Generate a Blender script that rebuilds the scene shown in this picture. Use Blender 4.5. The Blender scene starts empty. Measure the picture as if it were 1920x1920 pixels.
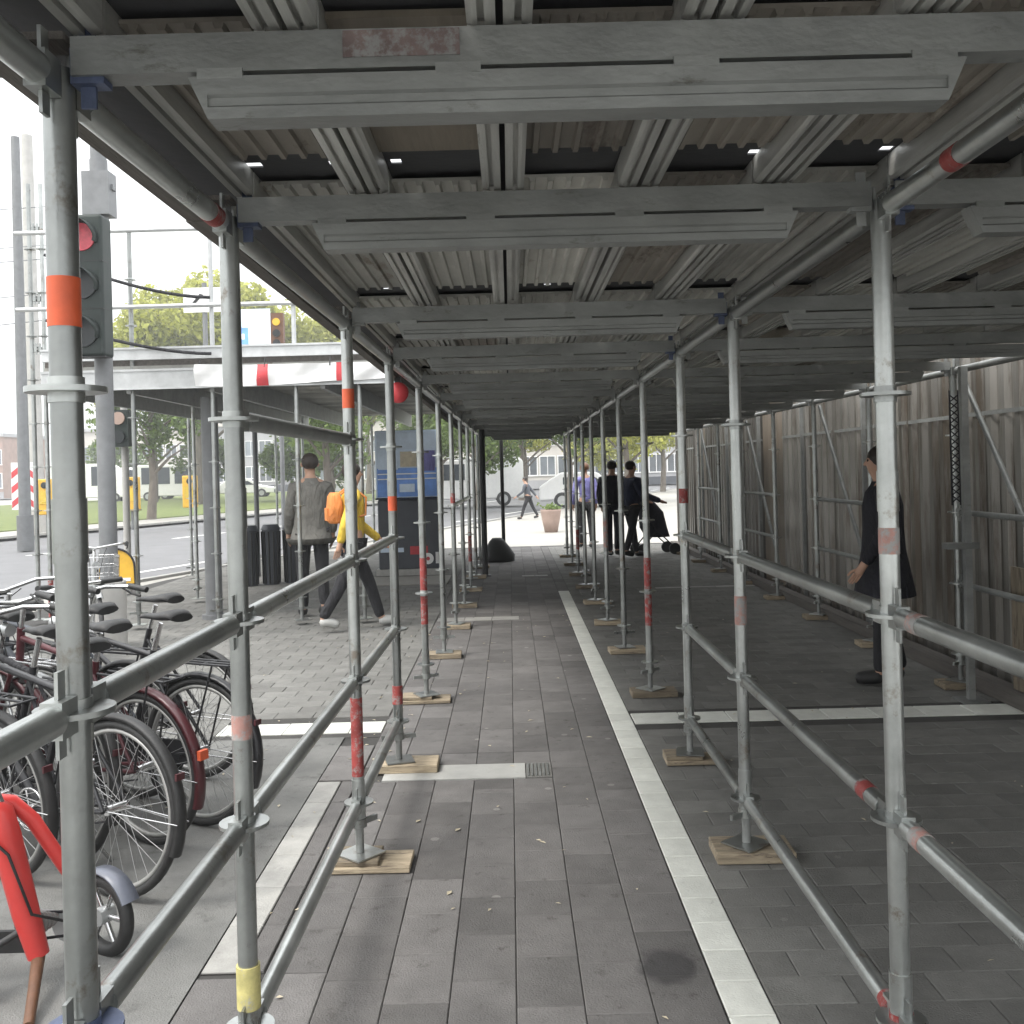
import bpy, bmesh, math, random
from mathutils import Vector, Matrix
random.seed(7)
R = math.radians
sc = bpy.context.scene
# ------------------------------------------------------------------ camera
cam_d = bpy.data.cameras.new("camera"); cam = bpy.data.objects.new("camera", cam_d)
sc.collection.objects.link(cam); sc.camera = cam
cam_d.sensor_width = 36.0; cam_d.lens = 36.0 * 1847 / 1920
cam_d.shift_x = 0.0021; cam_d.shift_y = -0.0411
cam_d.clip_start = 0.05; cam_d.clip_end = 1500
cam.location = (0, 0, 1.627)
cam.rotation_euler = (Matrix.Rotation(R(90), 3, 'X') @ Matrix.Rotation(-0.0263, 3, 'Z')).to_euler()
# ------------------------------------------------------------------ sky, sun, exposure
w = bpy.data.worlds.new("World"); sc.world = w; w.use_nodes = True
nt = w.node_tree; nt.nodes.clear()
wo = nt.nodes.new("ShaderNodeOutputWorld"); bg = nt.nodes.new("ShaderNodeBackground")
sky = nt.nodes.new("ShaderNodeTexSky"); sky.sky_type = 'NISHITA'; sky.sun_disc = False
SUN_EL, SUN_AZ = 55, -125      # azimuth from +Y towards +X
sky.sun_elevation = R(SUN_EL); sky.sun_rotation = R(SUN_AZ)
sky.air_density = 1.5; sky.dust_density = 4.0; sky.ozone_density = 1.0
hs = nt.nodes.new("ShaderNodeMixRGB"); hs.inputs[0].default_value = 0.88
# overcast: cloud luminance rises from the horizon to the zenith as (1 + 2 sin(elevation)) / 3
wtc = nt.nodes.new("ShaderNodeTexCoord"); wsp = nt.nodes.new("ShaderNodeSeparateXYZ"); nt.links.new(wtc.outputs['Generated'], wsp.inputs[0])
wmr = nt.nodes.new("ShaderNodeMapRange"); wmr.inputs[1].default_value = 0; wmr.inputs[2].default_value = 1; wmr.inputs[3].default_value = 7.0; wmr.inputs[4].default_value = 21.0
nt.links.new(wsp.outputs[2], wmr.inputs[0])
wsc = nt.nodes.new("ShaderNodeVectorMath"); wsc.operation = 'SCALE'; wsc.inputs[0].default_value = (.985, 1.0, 1.01)
nt.links.new(wmr.outputs[0], wsc.inputs['Scale']); nt.links.new(wsc.outputs[0], hs.inputs[2])
nt.links.new(sky.outputs[0], hs.inputs[1]); nt.links.new(hs.outputs[0], bg.inputs[0])
bg.inputs[1].default_value = 0.10
nt.links.new(bg.outputs[0], wo.inputs[0])
sd = bpy.data.lights.new("sun", 'SUN'); sd.energy = 1.4; sd.angle = R(18); sd.color = (1, .96, .9)
sun = bpy.data.objects.new("sun", sd); sc.collection.objects.link(sun)
a = R(SUN_AZ); e = R(SUN_EL)
sdir = Vector((math.sin(a) * math.cos(e), math.cos(a) * math.cos(e), math.sin(e)))
sun.rotation_euler = sdir.to_track_quat('Z', 'Y').to_euler()
sc.view_settings.view_transform = 'Standard'; sc.view_settings.look = 'None'
sc.view_settings.gamma = 1.0; sc.view_settings.use_curve_mapping = False
sc.view_settings.exposure = 1.02
sc.render.engine = 'CYCLES'
sc.cycles.max_bounces = 8; sc.cycles.diffuse_bounces = 5

# ------------------------------------------------------------------ materials
def mat(name, col, rough=.6, metal=0., var=.18, scale=6., bump=.15, bscale=60., col2=None, rand=.12,
        stretch=(1, 1, 1), spots=None, spot_lo=.62, emit=0, transl=0, island=False, spec=None, gum=None, folds=0):
    m = bpy.data.materials.new(name); m.use_nodes = True
    n = m.node_tree; N = n.nodes; L = n.links; b = N["Principled BSDF"]
    tc = N.new("ShaderNodeTexCoord"); mp = N.new("ShaderNodeMapping"); mp.inputs['Scale'].default_value = stretch
    oi = N.new("ShaderNodeObjectInfo")
    ad = N.new("ShaderNodeVectorMath"); ad.operation = 'ADD'
    mu = N.new("ShaderNodeVectorMath"); mu.operation = 'SCALE'; mu.inputs['Scale'].default_value = 37.
    cx = N.new("ShaderNodeCombineXYZ")
    for k in range(3): L.new(oi.outputs['Random'], cx.inputs[k])
    L.new(cx.outputs[0], mu.inputs[0]); L.new(tc.outputs['Object'], ad.inputs[0]); L.new(mu.outputs[0], ad.inputs[1])
    L.new(ad.outputs[0], mp.inputs[0])
    no = N.new("ShaderNodeTexNoise"); no.inputs['Scale'].default_value = scale; no.inputs['Detail'].default_value = 6
    no.inputs['Roughness'].default_value = .65
    L.new(mp.outputs[0], no.inputs['Vector'])
    rp = N.new("ShaderNodeValToRGB")
    c2 = col2 or tuple(c * (1 + var) for c in col)
    c1 = tuple(c * (1 - var) for c in col)
    rp.color_ramp.elements[0].position = .3; rp.color_ramp.elements[1].position = .7
    rp.color_ramp.elements[0].color = (*c1, 1); rp.color_ramp.elements[1].color = (*c2, 1)
    L.new(no.outputs[0], rp.inputs[0])
    out = rp.outputs[0]
    if spots:
        n2 = N.new("ShaderNodeTexNoise"); n2.inputs['Scale'].default_value = scale * 1.7; n2.inputs['Detail'].default_value = 8
        n2.inputs['Roughness'].default_value = .75; L.new(mp.outputs[0], n2.inputs['Vector'])
        mr = N.new("ShaderNodeMapRange"); mr.inputs[1].default_value = spot_lo; mr.inputs[2].default_value = spot_lo + .1
        L.new(n2.outputs[0], mr.inputs[0])
        mx = N.new("ShaderNodeMixRGB"); mx.inputs[2].default_value = (*spots, 1)
        L.new(mr.outputs[0], mx.inputs[0]); L.new(out, mx.inputs[1]); out = mx.outputs[0]
    if gum:
        vo = N.new("ShaderNodeTexVoronoi"); vo.inputs['Scale'].default_value = 5.5; L.new(mp.outputs[0], vo.inputs['Vector'])
        sp = N.new("ShaderNodeSeparateColor"); L.new(vo.outputs['Color'], sp.inputs[0])
        m1 = N.new("ShaderNodeMath"); m1.operation = 'LESS_THAN'; m1.inputs[1].default_value = .11; L.new(vo.outputs['Distance'], m1.inputs[0])
        m3 = N.new("ShaderNodeMath"); m3.operation = 'GREATER_THAN'; m3.inputs[1].default_value = .78; L.new(sp.outputs[0], m3.inputs[0])
        m4 = N.new("ShaderNodeMath"); m4.operation = 'MULTIPLY'; L.new(m1.outputs[0], m4.inputs[0]); L.new(m3.outputs[0], m4.inputs[1])
        m5 = N.new("ShaderNodeMath"); m5.operation = 'MULTIPLY'; m5.inputs[1].default_value = .6; L.new(m4.outputs[0], m5.inputs[0])
        mg = N.new("ShaderNodeMixRGB"); mg.inputs[2].default_value = (*gum, 1); L.new(m5.outputs[0], mg.inputs[0]); L.new(out, mg.inputs[1]); out = mg.outputs[0]
    if rand:
        src = oi.outputs['Random']
        if island:
            ge = N.new("ShaderNodeNewGeometry"); s = N.new("ShaderNodeMath"); s.operation = 'ADD'
            L.new(ge.outputs['Random Per Island'], s.inputs[0]); L.new(oi.outputs['Random'], s.inputs[1])
            fr = N.new("ShaderNodeMath"); fr.operation = 'FRACT'; L.new(s.outputs[0], fr.inputs[0]); src = fr.outputs[0]
        m2 = N.new("ShaderNodeMapRange"); m2.inputs[3].default_value = 1 - rand; m2.inputs[4].default_value = 1 + rand
        L.new(src, m2.inputs[0])
        hv = N.new("ShaderNodeVectorMath"); hv.operation = 'SCALE'
        L.new(out, hv.inputs[0]); L.new(m2.outputs[0], hv.inputs['Scale']); out = hv.outputs[0]
    L.new(out, b.inputs['Base Color'])
    b.inputs['Metallic'].default_value = metal
    rr = N.new("ShaderNodeMapRange"); rr.inputs[3].default_value = max(.02, rough - .1); rr.inputs[4].default_value = min(1, rough + .12)
    L.new(no.outputs[0], rr.inputs[0]); L.new(rr.outputs[0], b.inputs['Roughness'])
    if spec is not None: b.inputs['Specular IOR Level'].default_value = spec
    if bump:
        nb = N.new("ShaderNodeTexNoise"); nb.inputs['Scale'].default_value = bscale; nb.inputs['Detail'].default_value = 4
        L.new(mp.outputs[0], nb.inputs['Vector'])
        bp = N.new("ShaderNodeBump"); bp.inputs['Strength'].default_value = bump; bp.inputs['Distance'].default_value = .01
        L.new(nb.outputs[0], bp.inputs['Height']); last = bp.outputs[0]
        if folds:
            nf = N.new("ShaderNodeTexNoise"); nf.inputs['Scale'].default_value = 7; nf.inputs['Detail'].default_value = 2; nf.inputs['Distortion'].default_value = 1.2
            mf = N.new("ShaderNodeMapping"); mf.inputs['Scale'].default_value = (1.6, 1.6, .7); L.new(ad.outputs[0], mf.inputs[0]); L.new(mf.outputs[0], nf.inputs['Vector'])
            bf = N.new("ShaderNodeBump"); bf.inputs['Strength'].default_value = folds; bf.inputs['Distance'].default_value = .08
            L.new(nf.outputs[0], bf.inputs['Height']); L.new(last, bf.inputs['Normal']); last = bf.outputs[0]
        L.new(last, b.inputs['Normal'])
    if emit:
        b.inputs['Emission Color'].default_value = (*col, 1); b.inputs['Emission Strength'].default_value = emit
    if transl:
        tr = N.new("ShaderNodeBsdfTranslucent"); L.new(out, tr.inputs[0])
        ms = N.new("ShaderNodeMixShader"); ms.inputs[0].default_value = transl
        L.new(b.outputs[0], ms.inputs[1]); L.new(tr.outputs[0], ms.inputs[2])
        L.new(ms.outputs[0], N["Material Output"].inputs[0])
    return m

M = {}
M['galv'] = mat('galvanised_steel', (.37, .385, .375), .30, .8, .25, 4, .06, 90, spots=(.23, .205, .175), spot_lo=.57, rand=.25)
M['galv_dull'] = mat('dull_galvanised_steel', (.25, .258, .25), .48, .45, .22, 5, .15, 60, spots=(.13, .125, .11), spot_lo=.60, stretch=(.7, 1.4, 1.4))
M['alu'] = mat('pale_aluminium', (.50, .51, .51), .4, .5, .15, 6, .08, 70, spots=(.3, .29, .27), spot_lo=.66)
M['deck_rail'] = mat('deck_side_rail_steel', (.48, .48, .455), .42, .45, .3, 6, .1, 60, spots=(.14, .13, .12), spot_lo=.62, stretch=(3, .3, 3))
M['deck_panel'] = mat('deck_sheet', (.42, .415, .38), .6, .1, .3, 3, .2, 30, spots=(.2, .16, .12), spot_lo=.60, rand=.3, stretch=(1, .35, 1))
M['deck_brown'] = mat('brown_ribbed_sheet', (.185, .168, .145), .65, .05, .3, 3, .25, 30, spots=(.09, .07, .055), spot_lo=.55, rand=.35, stretch=(1, .35, 1))
M['deck_ply'] = mat('deck_plywood', (.19, .165, .13), .75, 0, .3, 3, .25, 25, spots=(.06, .05, .045), spot_lo=.6, rand=.2, stretch=(3, .3, 1))
M['dark'] = mat('added_dark_sheet', (.045, .046, .05), .7, 0, .3, 5, .3, 20)
M['timber'] = mat('weathered_timber', (.31, .255, .18), .85, 0, .35, 7, .5, 40, spots=(.13, .10, .075), spot_lo=.52, rand=.38, stretch=(.6, 5, 5))
M['board_dull'] = mat('dull_boards', (.17, .14, .10), .8, 0, .35, 5, .4, 30, spots=(.08, .065, .05), spot_lo=.5, rand=.3, stretch=(3, 3, .4))
M['timber_dark'] = mat('dark_timber', (.11, .10, .09), .85, 0, .3, 6, .4, 40, stretch=(5, .4, 5))
M['orange'] = mat('orange_tape', (.60, .10, .035), .45, 0, .15, 12, .1, 50)
M['redpaint'] = mat('worn_red_paint', (.30, .05, .045), .6, 0, .35, 14, .2, 60, spots=(.27, .25, .24), spot_lo=.50)
M['pinkpaint'] = mat('faded_red_paint', (.40, .22, .19), .6, 0, .2, 14, .2, 60, spots=(.30, .295, .285), spot_lo=.44)
M['smear'] = mat('dark_red_smear', (.13, .095, .09), .6, 0, .3, 16, .1, 60, spots=(.2, .2, .195), spot_lo=.47)
M['yellowpaint'] = mat('faded_yellow_paint', (.47, .42, .17), .6, 0, .25, 25, .2, 60, spots=(.36, .35, .30), spot_lo=.55)
M['blue_node'] = mat('bluish_zinc', (.075, .095, .16), .5, .3, .3, 20, .1, 60)
M['paver'] = mat('grey_paver', (.150, .144, .140), .88, 0, .16, 7, .5, 150, spots=(.095, .09, .085), spot_lo=.58, rand=.20, island=True, spec=.22, gum=(.30, .29, .275))
M['paver_dark'] = mat('dark_paver', (.172, .170, .160), .88, 0, .16, 7, .5, 140, spots=(.10, .095, .09), spot_lo=.64, rand=.13, island=True, spec=.22, gum=(.26, .255, .24))
M['joint'] = mat('joint_sand', (.05, .048, .045), .95, 0, .3, 8, .3, 80)
M['white_stone'] = mat('pale_guide_stone', (.66, .67, .62), .7, 0, .1, 10, .25, 120, spots=(.40, .40, .37), spot_lo=.63, rand=.08)
M['pale_stone'] = mat('worn_pale_stone', (.34, .335, .315), .75, 0, .2, 8, .25, 120, spots=(.25, .24, .23), spot_lo=.6, rand=.15)
M['asphalt_light'] = mat('light_asphalt', (.165, .165, .158), .9, 0, .22, 3, .5, 160, spots=(.105, .105, .10), spot_lo=.56, spec=.25, gum=(.26, .26, .25))
M['asphalt'] = mat('asphalt', (.16, .16, .165), .8, 0, .15, 1.2, .3, 90, spots=(.12, .12, .12), spot_lo=.6)
M['concrete'] = mat('concrete', (.30, .295, .28), .85, 0, .12, 2, .3, 60, spots=(.22, .21, .2), spot_lo=.62)
M['plaza'] = mat('pale_plaza_stone', (.29, .28, .255), .8, 0, .12, 1.2, .2, 40)
M['marking'] = mat('road_marking', (.75, .75, .72), .7, 0, .08, 5, .2, 60)
M['grass'] = mat('grass', (.11, .16, .035), .9, 0, .35, 3, .5, 30, col2=(.17, .2, .05))
M['fence'] = mat('stained_corrugated_steel', (.205, .195, .178), .34, .6, .4, 1.3, .05, 12, spots=(.105, .088, .07), spot_lo=.50, rand=.45, stretch=(1, 2.2, .13))
M['fence_ply'] = mat('brown_hoarding', (.13, .105, .08), .55, 0, .25, 1.5, .2, 30, spots=(.06, .05, .04), spot_lo=.55, rand=.3, stretch=(1, 2, .2))
M['black'] = mat('black_rubber', (.02, .02, .02), .55, 0, .2, 20, .15, 80)
M['blackgloss'] = mat('black_lacquer', (.018, .018, .02), .3, 0, .2, 20, .05, 80)
M['chrome'] = mat('chrome', (.6, .6, .6), .2, .95, .1, 20, 0)
M['rim_alu'] = mat('dull_rim', (.30, .30, .29), .42, .5, .15, 20, 0)
M['fender_grey'] = mat('blue_grey_plastic', (.12, .13, .16), .35, 0, .15, 10, .05)
M['spoke'] = mat('spoke_steel', (.42, .42, .42), .35, .8, .1, 20, 0)
M['red'] = mat('red_lacquer', (.52, .045, .04), .32, 0, .1, 8, .05, 80)
M['maroon'] = mat('maroon_lacquer', (.065, .014, .018), .3, 0, .2, 8, .05, 80)
M['silver'] = mat('silver_lacquer', (.45, .46, .46), .3, .5, .1, 8, .05, 80)
M['brown'] = mat('brown_leather', (.13, .06, .03), .5, 0, .2, 20, .2, 80)
M['green_house'] = mat('dark_green_housing', (.010, .019, .016), .55, 0, .25, 10, .1, 40)
M['lens_red'] = mat('red_lens', (.42, .05, .07), .3, 0, .35, 14, .1, 60, emit=.12)
M['lens_off'] = mat('unlit_lens', (.012, .016, .018), .3, 0, .2, 18, 0)
M['pole'] = mat('grey_pole', (.17, .175, .18), .5, .2, .15, 6, .1, 50)
M['pole_light'] = mat('light_pole', (.42, .41, .39), .6, 0, .12, 3, .1, 50)
M['skin'] = mat('skin', (.45, .27, .19), .55, 0, .08, 10, .05, 60)
M['hair'] = mat('dark_hair', (.025, .018, .014), .6, 0, .3, 60, .3, 120)
M['coat_black'] = mat('black_coat_cloth', (.012, .012, .018), .85, 0, .3, 12, .3, 90, folds=.5)
M['navy'] = mat('navy_cloth', (.02, .025, .05), .85, 0, .3, 12, .3, 90, folds=.5)
M['trouser'] = mat('charcoal_cloth', (.02, .02, .023), .85, 0, .3, 12, .3, 90, folds=.5)
M['grey_cloth'] = mat('grey_cloth', (.16, .155, .14), .9, 0, .2, 8, .3, 90, folds=.5)
M['lilac'] = mat('lilac_cloth', (.20, .19, .42), .85, 0, .15, 8, .3, 90, folds=.5)
M['yellow'] = mat('yellow_cloth', (.62, .43, .05), .8, 0, .12, 8, .3, 90, folds=.5)
M['orange_cloth'] = mat('orange_cloth', (.62, .22, .06), .8, 0, .12, 8, .3, 90, folds=.5)
M['shoe'] = mat('pale_shoe', (.5, .5, .48), .6, 0, .1, 8, .1, 50)
M['blue_panel'] = mat('blue_printed_panel', (.16, .34, .80), .35, 0, .25, 5, 0, 20)
M['paleblue'] = mat('pale_blue_panel', (.58, .68, .80), .4, 0, .12, 8, 0, 20)
M['slate'] = mat('slate_cabinet', (.06, .066, .078), .5, .1, .15, 6, .1, 40)
M['white'] = mat('white_paint', (.78, .78, .77), .4, 0, .05, 6, .03, 40)
M['beige'] = mat('beige_print', (.50, .44, .32), .5, 0, .2, 12, 0, 40)
M['glass'] = mat('dark_glass', (.03, .04, .05), .08, 0, .2, 2, 0, 20)
M['pane'] = mat('window_pane', (.16, .18, .2), .15, 0, .3, .5, 0, 20, rand=.4)
M['sign_yellow'] = mat('signal_yellow', (.62, .36, .03), .5, 0, .15, 8, .1, 40)
M['sign_red'] = mat('signal_red', (.55, .05, .06), .5, 0, .12, 10, .05, 40)
M['leaf_y'] = mat('young_leaves', (.36, .39, .06), .6, 0, .25, 1.5, 0, 20, col2=(.50, .50, .12), rand=.3, island=True, transl=.45)
M['leaf_g'] = mat('green_leaves', (.12, .19, .045), .6, 0, .3, 1.5, 0, 20, col2=(.15, .21, .05), rand=.3, island=True, transl=.4)
M['bark'] = mat('bark', (.14, .12, .10), .9, 0, .3, 6, .6, 20, stretch=(1, 1, .3))
M['facade_a'] = mat('pale_plaster', (.52, .49, .45), .85, 0, .08, 1, .1, 20)
M['facade_b'] = mat('grey_facade', (.36, .36, .37), .8, 0, .1, 1, .1, 20)
M['facade_c'] = mat('pinkish_brick', (.36, .25, .21), .85, 0, .15, 2, .2, 20)
M['terracotta'] = mat('terracotta', (.34, .25, .21), .8, 0, .12, 8, .2, 40)
M['stain'] = mat('damp_stain', (.07, .068, .07), .6, 0, .2, 8, .2, 100)
M['metalcover'] = mat('pale_metal_cover', (.42, .42, .40), .6, .1, .12, 8, .15, 100, spots=(.3, .29, .28), spot_lo=.62)

# ------------------------------------------------------------------ geometry helpers
class MB:
    def __init__(s): s.v = []; s.f = []; s.sm = []; s.mi = []; s.cur = 0
    def _add(s, vs, fs, sm):
        o = len(s.v); s.v += [tuple(p) for p in vs]
        s.f += [tuple(i + o for i in f) for f in fs]
        s.sm += (sm if isinstance(sm, list) else [sm] * len(fs)); s.mi += [s.cur] * len(fs); return s
    def box(s, x0, x1, y0, y1, z0, z1, M_=None):
        vs = [Vector((x, y, z)) for z in (z0, z1) for y in (y0, y1) for x in (x0, x1)]
        if M_: vs = [M_ @ v for v in vs]
        return s._add(vs, [(0, 2, 3, 1), (4, 5, 7, 6), (0, 1, 5, 4), (2, 6, 7, 3), (0, 4, 6, 2), (1, 3, 7, 5)], False)
    def tube(s, p, q, r, r2=None, n=14, cap=True):
        p = Vector(p); q = Vector(q); r2 = r if r2 is None else r2
        d = (q - p).normalized(); u = d.orthogonal().normalized(); t = d.cross(u)
        vs = []
        for c, rr in ((p, r), (q, r2)):
            for k in range(n):
                a = 2 * math.pi * k / n; vs.append(c + (u * math.cos(a) + t * math.sin(a)) * rr)
        fs = [(k, (k + 1) % n, n + (k + 1) % n, n + k) for k in range(n)]; sm = [True] * n
        if cap: vs = vs + vs; fs += [tuple(range(3 * n - 1, 2 * n - 1, -1)), tuple(range(3 * n, 4 * n))]; sm += [False] * 2
        return s._add(vs, fs, sm)
    def path(s, pts, r, n=8, closed=False):
        pts = [Vector(p) for p in pts]; m = len(pts); vs = []; fs = []
        prev = None
        for i in range(m):
            if closed: d = (pts[(i + 1) % m] - pts[i - 1]).normalized()
            else: d = (pts[min(i + 1, m - 1)] - pts[max(i - 1, 0)]).normalized()
            u = (prev - d * prev.dot(d)).normalized() if prev is not None else d.orthogonal().normalized()
            prev = u; t = d.cross(u); rr = r[i] if isinstance(r, (list, tuple)) else r
            for k in range(n):
                a = 2 * math.pi * k / n; vs.append(pts[i] + (u * math.cos(a) + t * math.sin(a)) * rr)
        for i in range(m if closed else m - 1):
            j = (i + 1) % m
            for k in range(n): fs.append((i * n + k, i * n + (k + 1) % n, j * n + (k + 1) % n, j * n + k))
        sm = [True] * len(fs)
        if not closed:
            o = m * n; vs += vs[:n] + vs[(m - 1) * n:m * n]
            fs += [tuple(range(o + n - 1, o - 1, -1)), tuple(range(o + n, o + 2 * n))]; sm += [False] * 2
        return s._add(vs, fs, sm)
    def loft(s, rings, caps=True, smooth=True):
        n = len(rings[0]); vs = [p for r in rings for p in r]; fs = []
        for i in range(len(rings) - 1):
            for k in range(n): fs.append((i * n + k, i * n + (k + 1) % n, (i + 1) * n + (k + 1) % n, (i + 1) * n + k))
        sm = [smooth] * len(fs)
        if caps: fs += [tuple(range(n - 1, -1, -1)), tuple(range((len(rings) - 1) * n, len(rings) * n))]; sm += [False] * 2
        return s._add(vs, fs, sm)
    def prism(s, poly, axis, a0, a1):
        # poly: 2D points in the plane perpendicular to axis
        def P(u, v, a): return {'x': (a, u, v), 'y': (u, a, v), 'z': (u, v, a)}[axis]
        n = len(poly); vs = [P(u, v, a0) for u, v in poly] + [P(u, v, a1) for u, v in poly]
        fs = [(k, (k + 1) % n, n + (k + 1) % n, n + k) for k in range(n)] + [tuple(range(n - 1, -1, -1)), tuple(range(n, 2 * n))]
        return s._add(vs, fs, False)
    def mesh(s, name, mats):
        me = bpy.data.meshes.new(name); me.from_pydata(s.v, [], s.f)
        me.polygons.foreach_set('use_smooth', s.sm)
        if not isinstance(mats, (list, tuple)): mats = [mats]
        for m in mats: me.materials.append(m)
        if len(mats) > 1: me.polygons.foreach_set('material_index', s.mi)
        me.update(); return me
C = sc.collection
def link(name, data, parent=None, loc=None):
    o = bpy.data.objects.new(name, data); C.objects.link(o)
    if parent: o.parent = parent
    if loc: o.location = loc
    return o
def thing(name, label, cat, loc=(0, 0, 0), rz=0, group=None):
    o = bpy.data.objects.new(name, None); C.objects.link(o); o.empty_display_size = .1
    o.location = loc; o.rotation_euler = (0, 0, rz); o['label'] = label; o['category'] = cat
    if group: o['group'] = group
    return o
def part(name, mb, m, parent, loc=None, label=None):
    o = link(name, mb.mesh(name, m) if isinstance(mb, MB) else mb, parent, loc)
    if label: o['label'] = label
    return o
def solo(name, mb, m, label, cat, loc=None, group=None):
    o = part(name, mb, m, None, loc); o['label'] = label; o['category'] = cat
    if group: o['group'] = group
    return o
def structure(name, mb, m, label=None):
    o = part(name, mb, m, None); o['kind'] = 'structure'
    if label: o['label'] = label
    return o
def bevel(o, wd=.01, seg=2):
    b = o.modifiers.new('bevel', 'BEVEL'); b.width = wd; b.segments = seg; b.limit_method = 'ANGLE'; return o
ORD = ['nearest', 'second', 'third', 'fourth', 'fifth', 'sixth', 'seventh', 'eighth', 'ninth', 'tenth', 'eleventh', 'twelfth', 'thirteenth', 'fourteenth']

# ------------------------------------------------------------------ ground
def sheet(x0, x1, y0, y1, z): return MB().box(x0, x1, y0, y1, z - .05, z)
structure('ground', MB().box(-600, 600, -60, 900, -.6, -.20), M['concrete'])
def slanted(name, xl0, xr0, y0, y1, z, m, label=None, k=.33):
    poly = [(xl0, y0), (xr0, y0), (xr0 + k * (y1 - y0), y1), (xl0 + k * (y1 - y0), y1)]
    return structure(name, MB().prism(poly, 'z', z - .07, z), m, label)
# road runs along direction (.33, 1); near kerb through (-6.8, 14), far kerb through (-15.4, 30)
slanted('road', -24.5, -10.95, 1.5, 100, -.125, M['asphalt'])
slanted('kerb', -11.0, -10.85, 1.5, 100, 0.0, M['concrete'], 'kerb along the pavement side of the road')
slanted('kerb', -24.8, -24.6, 1.5, 100, 0.02, M['pale_stone'], 'far kerb of pale stone below the grass verge')
slanted('far_footway', -27.4, -24.8, 1.5, 100, 0.0, M['plaza'])
slanted('grass_verge', -60, -27.4, 1.5, 100, 0.03, M['grass'])
for i in range(14):
    y = 8 + i * 5.2; x = -7.97 + .33 * (y - 16)
    for dx, nm in ((0, 0), (-6.2, 1)):
        p = [(x + dx, y), (x + dx + .14, y), (x + dx + .14 + .8, y + 2.4), (x + dx + .8, y + 2.4)]
        structure('lane_marking', MB().prism(p, 'z', -.124, -.119), M['marking'])
# plaza and pavement (slab under everything near)
poly = [(-10.84, 1.5), (12, 1.5), (60, 21), (60, 100), (21.6, 100)]
structure('plaza', MB().prism(poly, 'z', -.15, -.045), M['plaza'])
structure('bedding', MB().prism([(-8.0, -2), (3.65, -2), (3.65, 21.0), (-3.9, 21.0), (-5.6, 16)], 'z', -.044, -.010), M['joint'])
pk = structure('bicycle_parking_ground', MB().prism([(-8.1, -2), (-1.066, -2), (-1.066, 6.1), (-8.1, 6.1)], 'z', -.009, -.001), M['asphalt_light'])

def paver_mesh(name, sx, sy, m, h=.035, g=.0028, c=.003):
    x, y = sx / 2 - g / 2, sy / 2 - g / 2
    b = MB(); vs = []
    for (a, d, z) in ((x, y, -h), (x, y, -c), (x - c, y - c, 0)): vs += [(-a, -d, z), (a, -d, z), (a, d, z), (-a, d, z)]
    fs = [(8, 9, 10, 11)]
    for k in range(4):
        j = (k + 1) % 4; fs += [(k, j, 4 + j, 4 + k), (4 + k, 4 + j, 8 + j, 8 + k)]
    b._add(vs, fs, False); return b
def paving(name, pieces, sx, sy, m, piece='paver', limit=300, label=None):
    """pieces: (x, y) centres or (x, y, width); the nearest become parts"""
    base = MB(); xs = [p[0] for p in pieces]; ys = [p[1] for p in pieces]
    base.box(min(xs) - sx / 2, max(xs) + sx / 2, min(ys) - sy / 2, max(ys) + sy / 2, -.0095, -.0065)
    root = structure(name, base, M['joint'], label)
    pieces = sorted(pieces, key=lambda p: p[1]); cache = {}
    def get(w_):
        if w_ not in cache:
            q = paver_mesh(piece, w_, sy, m); cache[w_] = (q, q.mesh(piece, m))
        return cache[w_]
    for p in pieces[:limit]:
        me = get(round(p[2], 3) if len(p) > 2 else sx)[1]
        o = link(piece, me, root, (p[0], p[1], random.uniform(-.001, .0012)))
        o.rotation_euler = (random.gauss(0, .0016), random.gauss(0, .0022), random.gauss(0, .002))
    if len(pieces) > limit:
        rest = MB()
        for p in pieces[limit:]:
            z = random.uniform(-.001, .001); q = get(round(p[2], 3) if len(p) > 2 else sx)[0]
            rest._add([(vx + p[0], vy + p[1], vz + z) for vx, vy, vz in q.v], q.f, False)
        o = part(piece + 's', rest, m, root); o['kind'] = 'stuff'
    return root
def bond(X0, X1, y, j):
    out = []; x = X0
    first = SX * (.5 if j % 2 else 1)
    while x < X1 - .03:
        w_ = min(first, X1 - x); first = SX
        out.append((x + w_ / 2, y, w_)); x += w_
    return out
def band_y(c): # a column of paving interrupted by the metal cover strip
    return c
# central walkway: seven columns running away from the viewer
CW, CL = .2062, .305
pcs = []
for ci in range(7):
    x = -.846 + CW * (ci + .5); off = random.uniform(0, CL)
    y = 1.6 + off
    while y < 20.6:
        if not (5.02 < y < 5.62 and x < .2): pcs.append((x, y + CL / 2))
        y += CL
paving('walkway', pcs, CW, CL, M['paver'])
fill = MB(); fill.box(-.846, .188, 5.02, 5.96, -.0095, -.0055)
# cover strip set across the walkway, with its worn end and pieces of paving either side
t = structure('cover_strip', MB().box(-.72, .04, 5.2, 5.45, -.006, .004), M['metalcover'], 'pale flat metal strip set across the walkway paving')
for (x0, x1) in ((-.846, -.64), (-.64, -.434), (-.434, -.228), (-.228, -.022), (-.022, .184)):
    pass
t2 = structure('inspection_cover', MB().box(.045, .182, 5.2, 5.45, -.006, .003), M['paver_dark'], 'small dark ribbed cover at the end of the pale strip')
for k in range(6): part('rib', MB().box(.052 + k * .021, .062 + k * .021, 5.22, 5.43, .003, .009), M['galv_dull'], t2)
ins = structure('walkway_infill', fill, M['joint'])
for ci in range(5):
    x = -.846 + CW * (ci + .5)
    for y0, y1 in ((5.03, 5.19), (5.46, 5.68), (5.69, 5.95)):
        part('paver', paver_mesh('paver', CW, y1 - y0, M['paver']), M['paver'], ins, (x, (y0 + y1) / 2, .0003))
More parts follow.
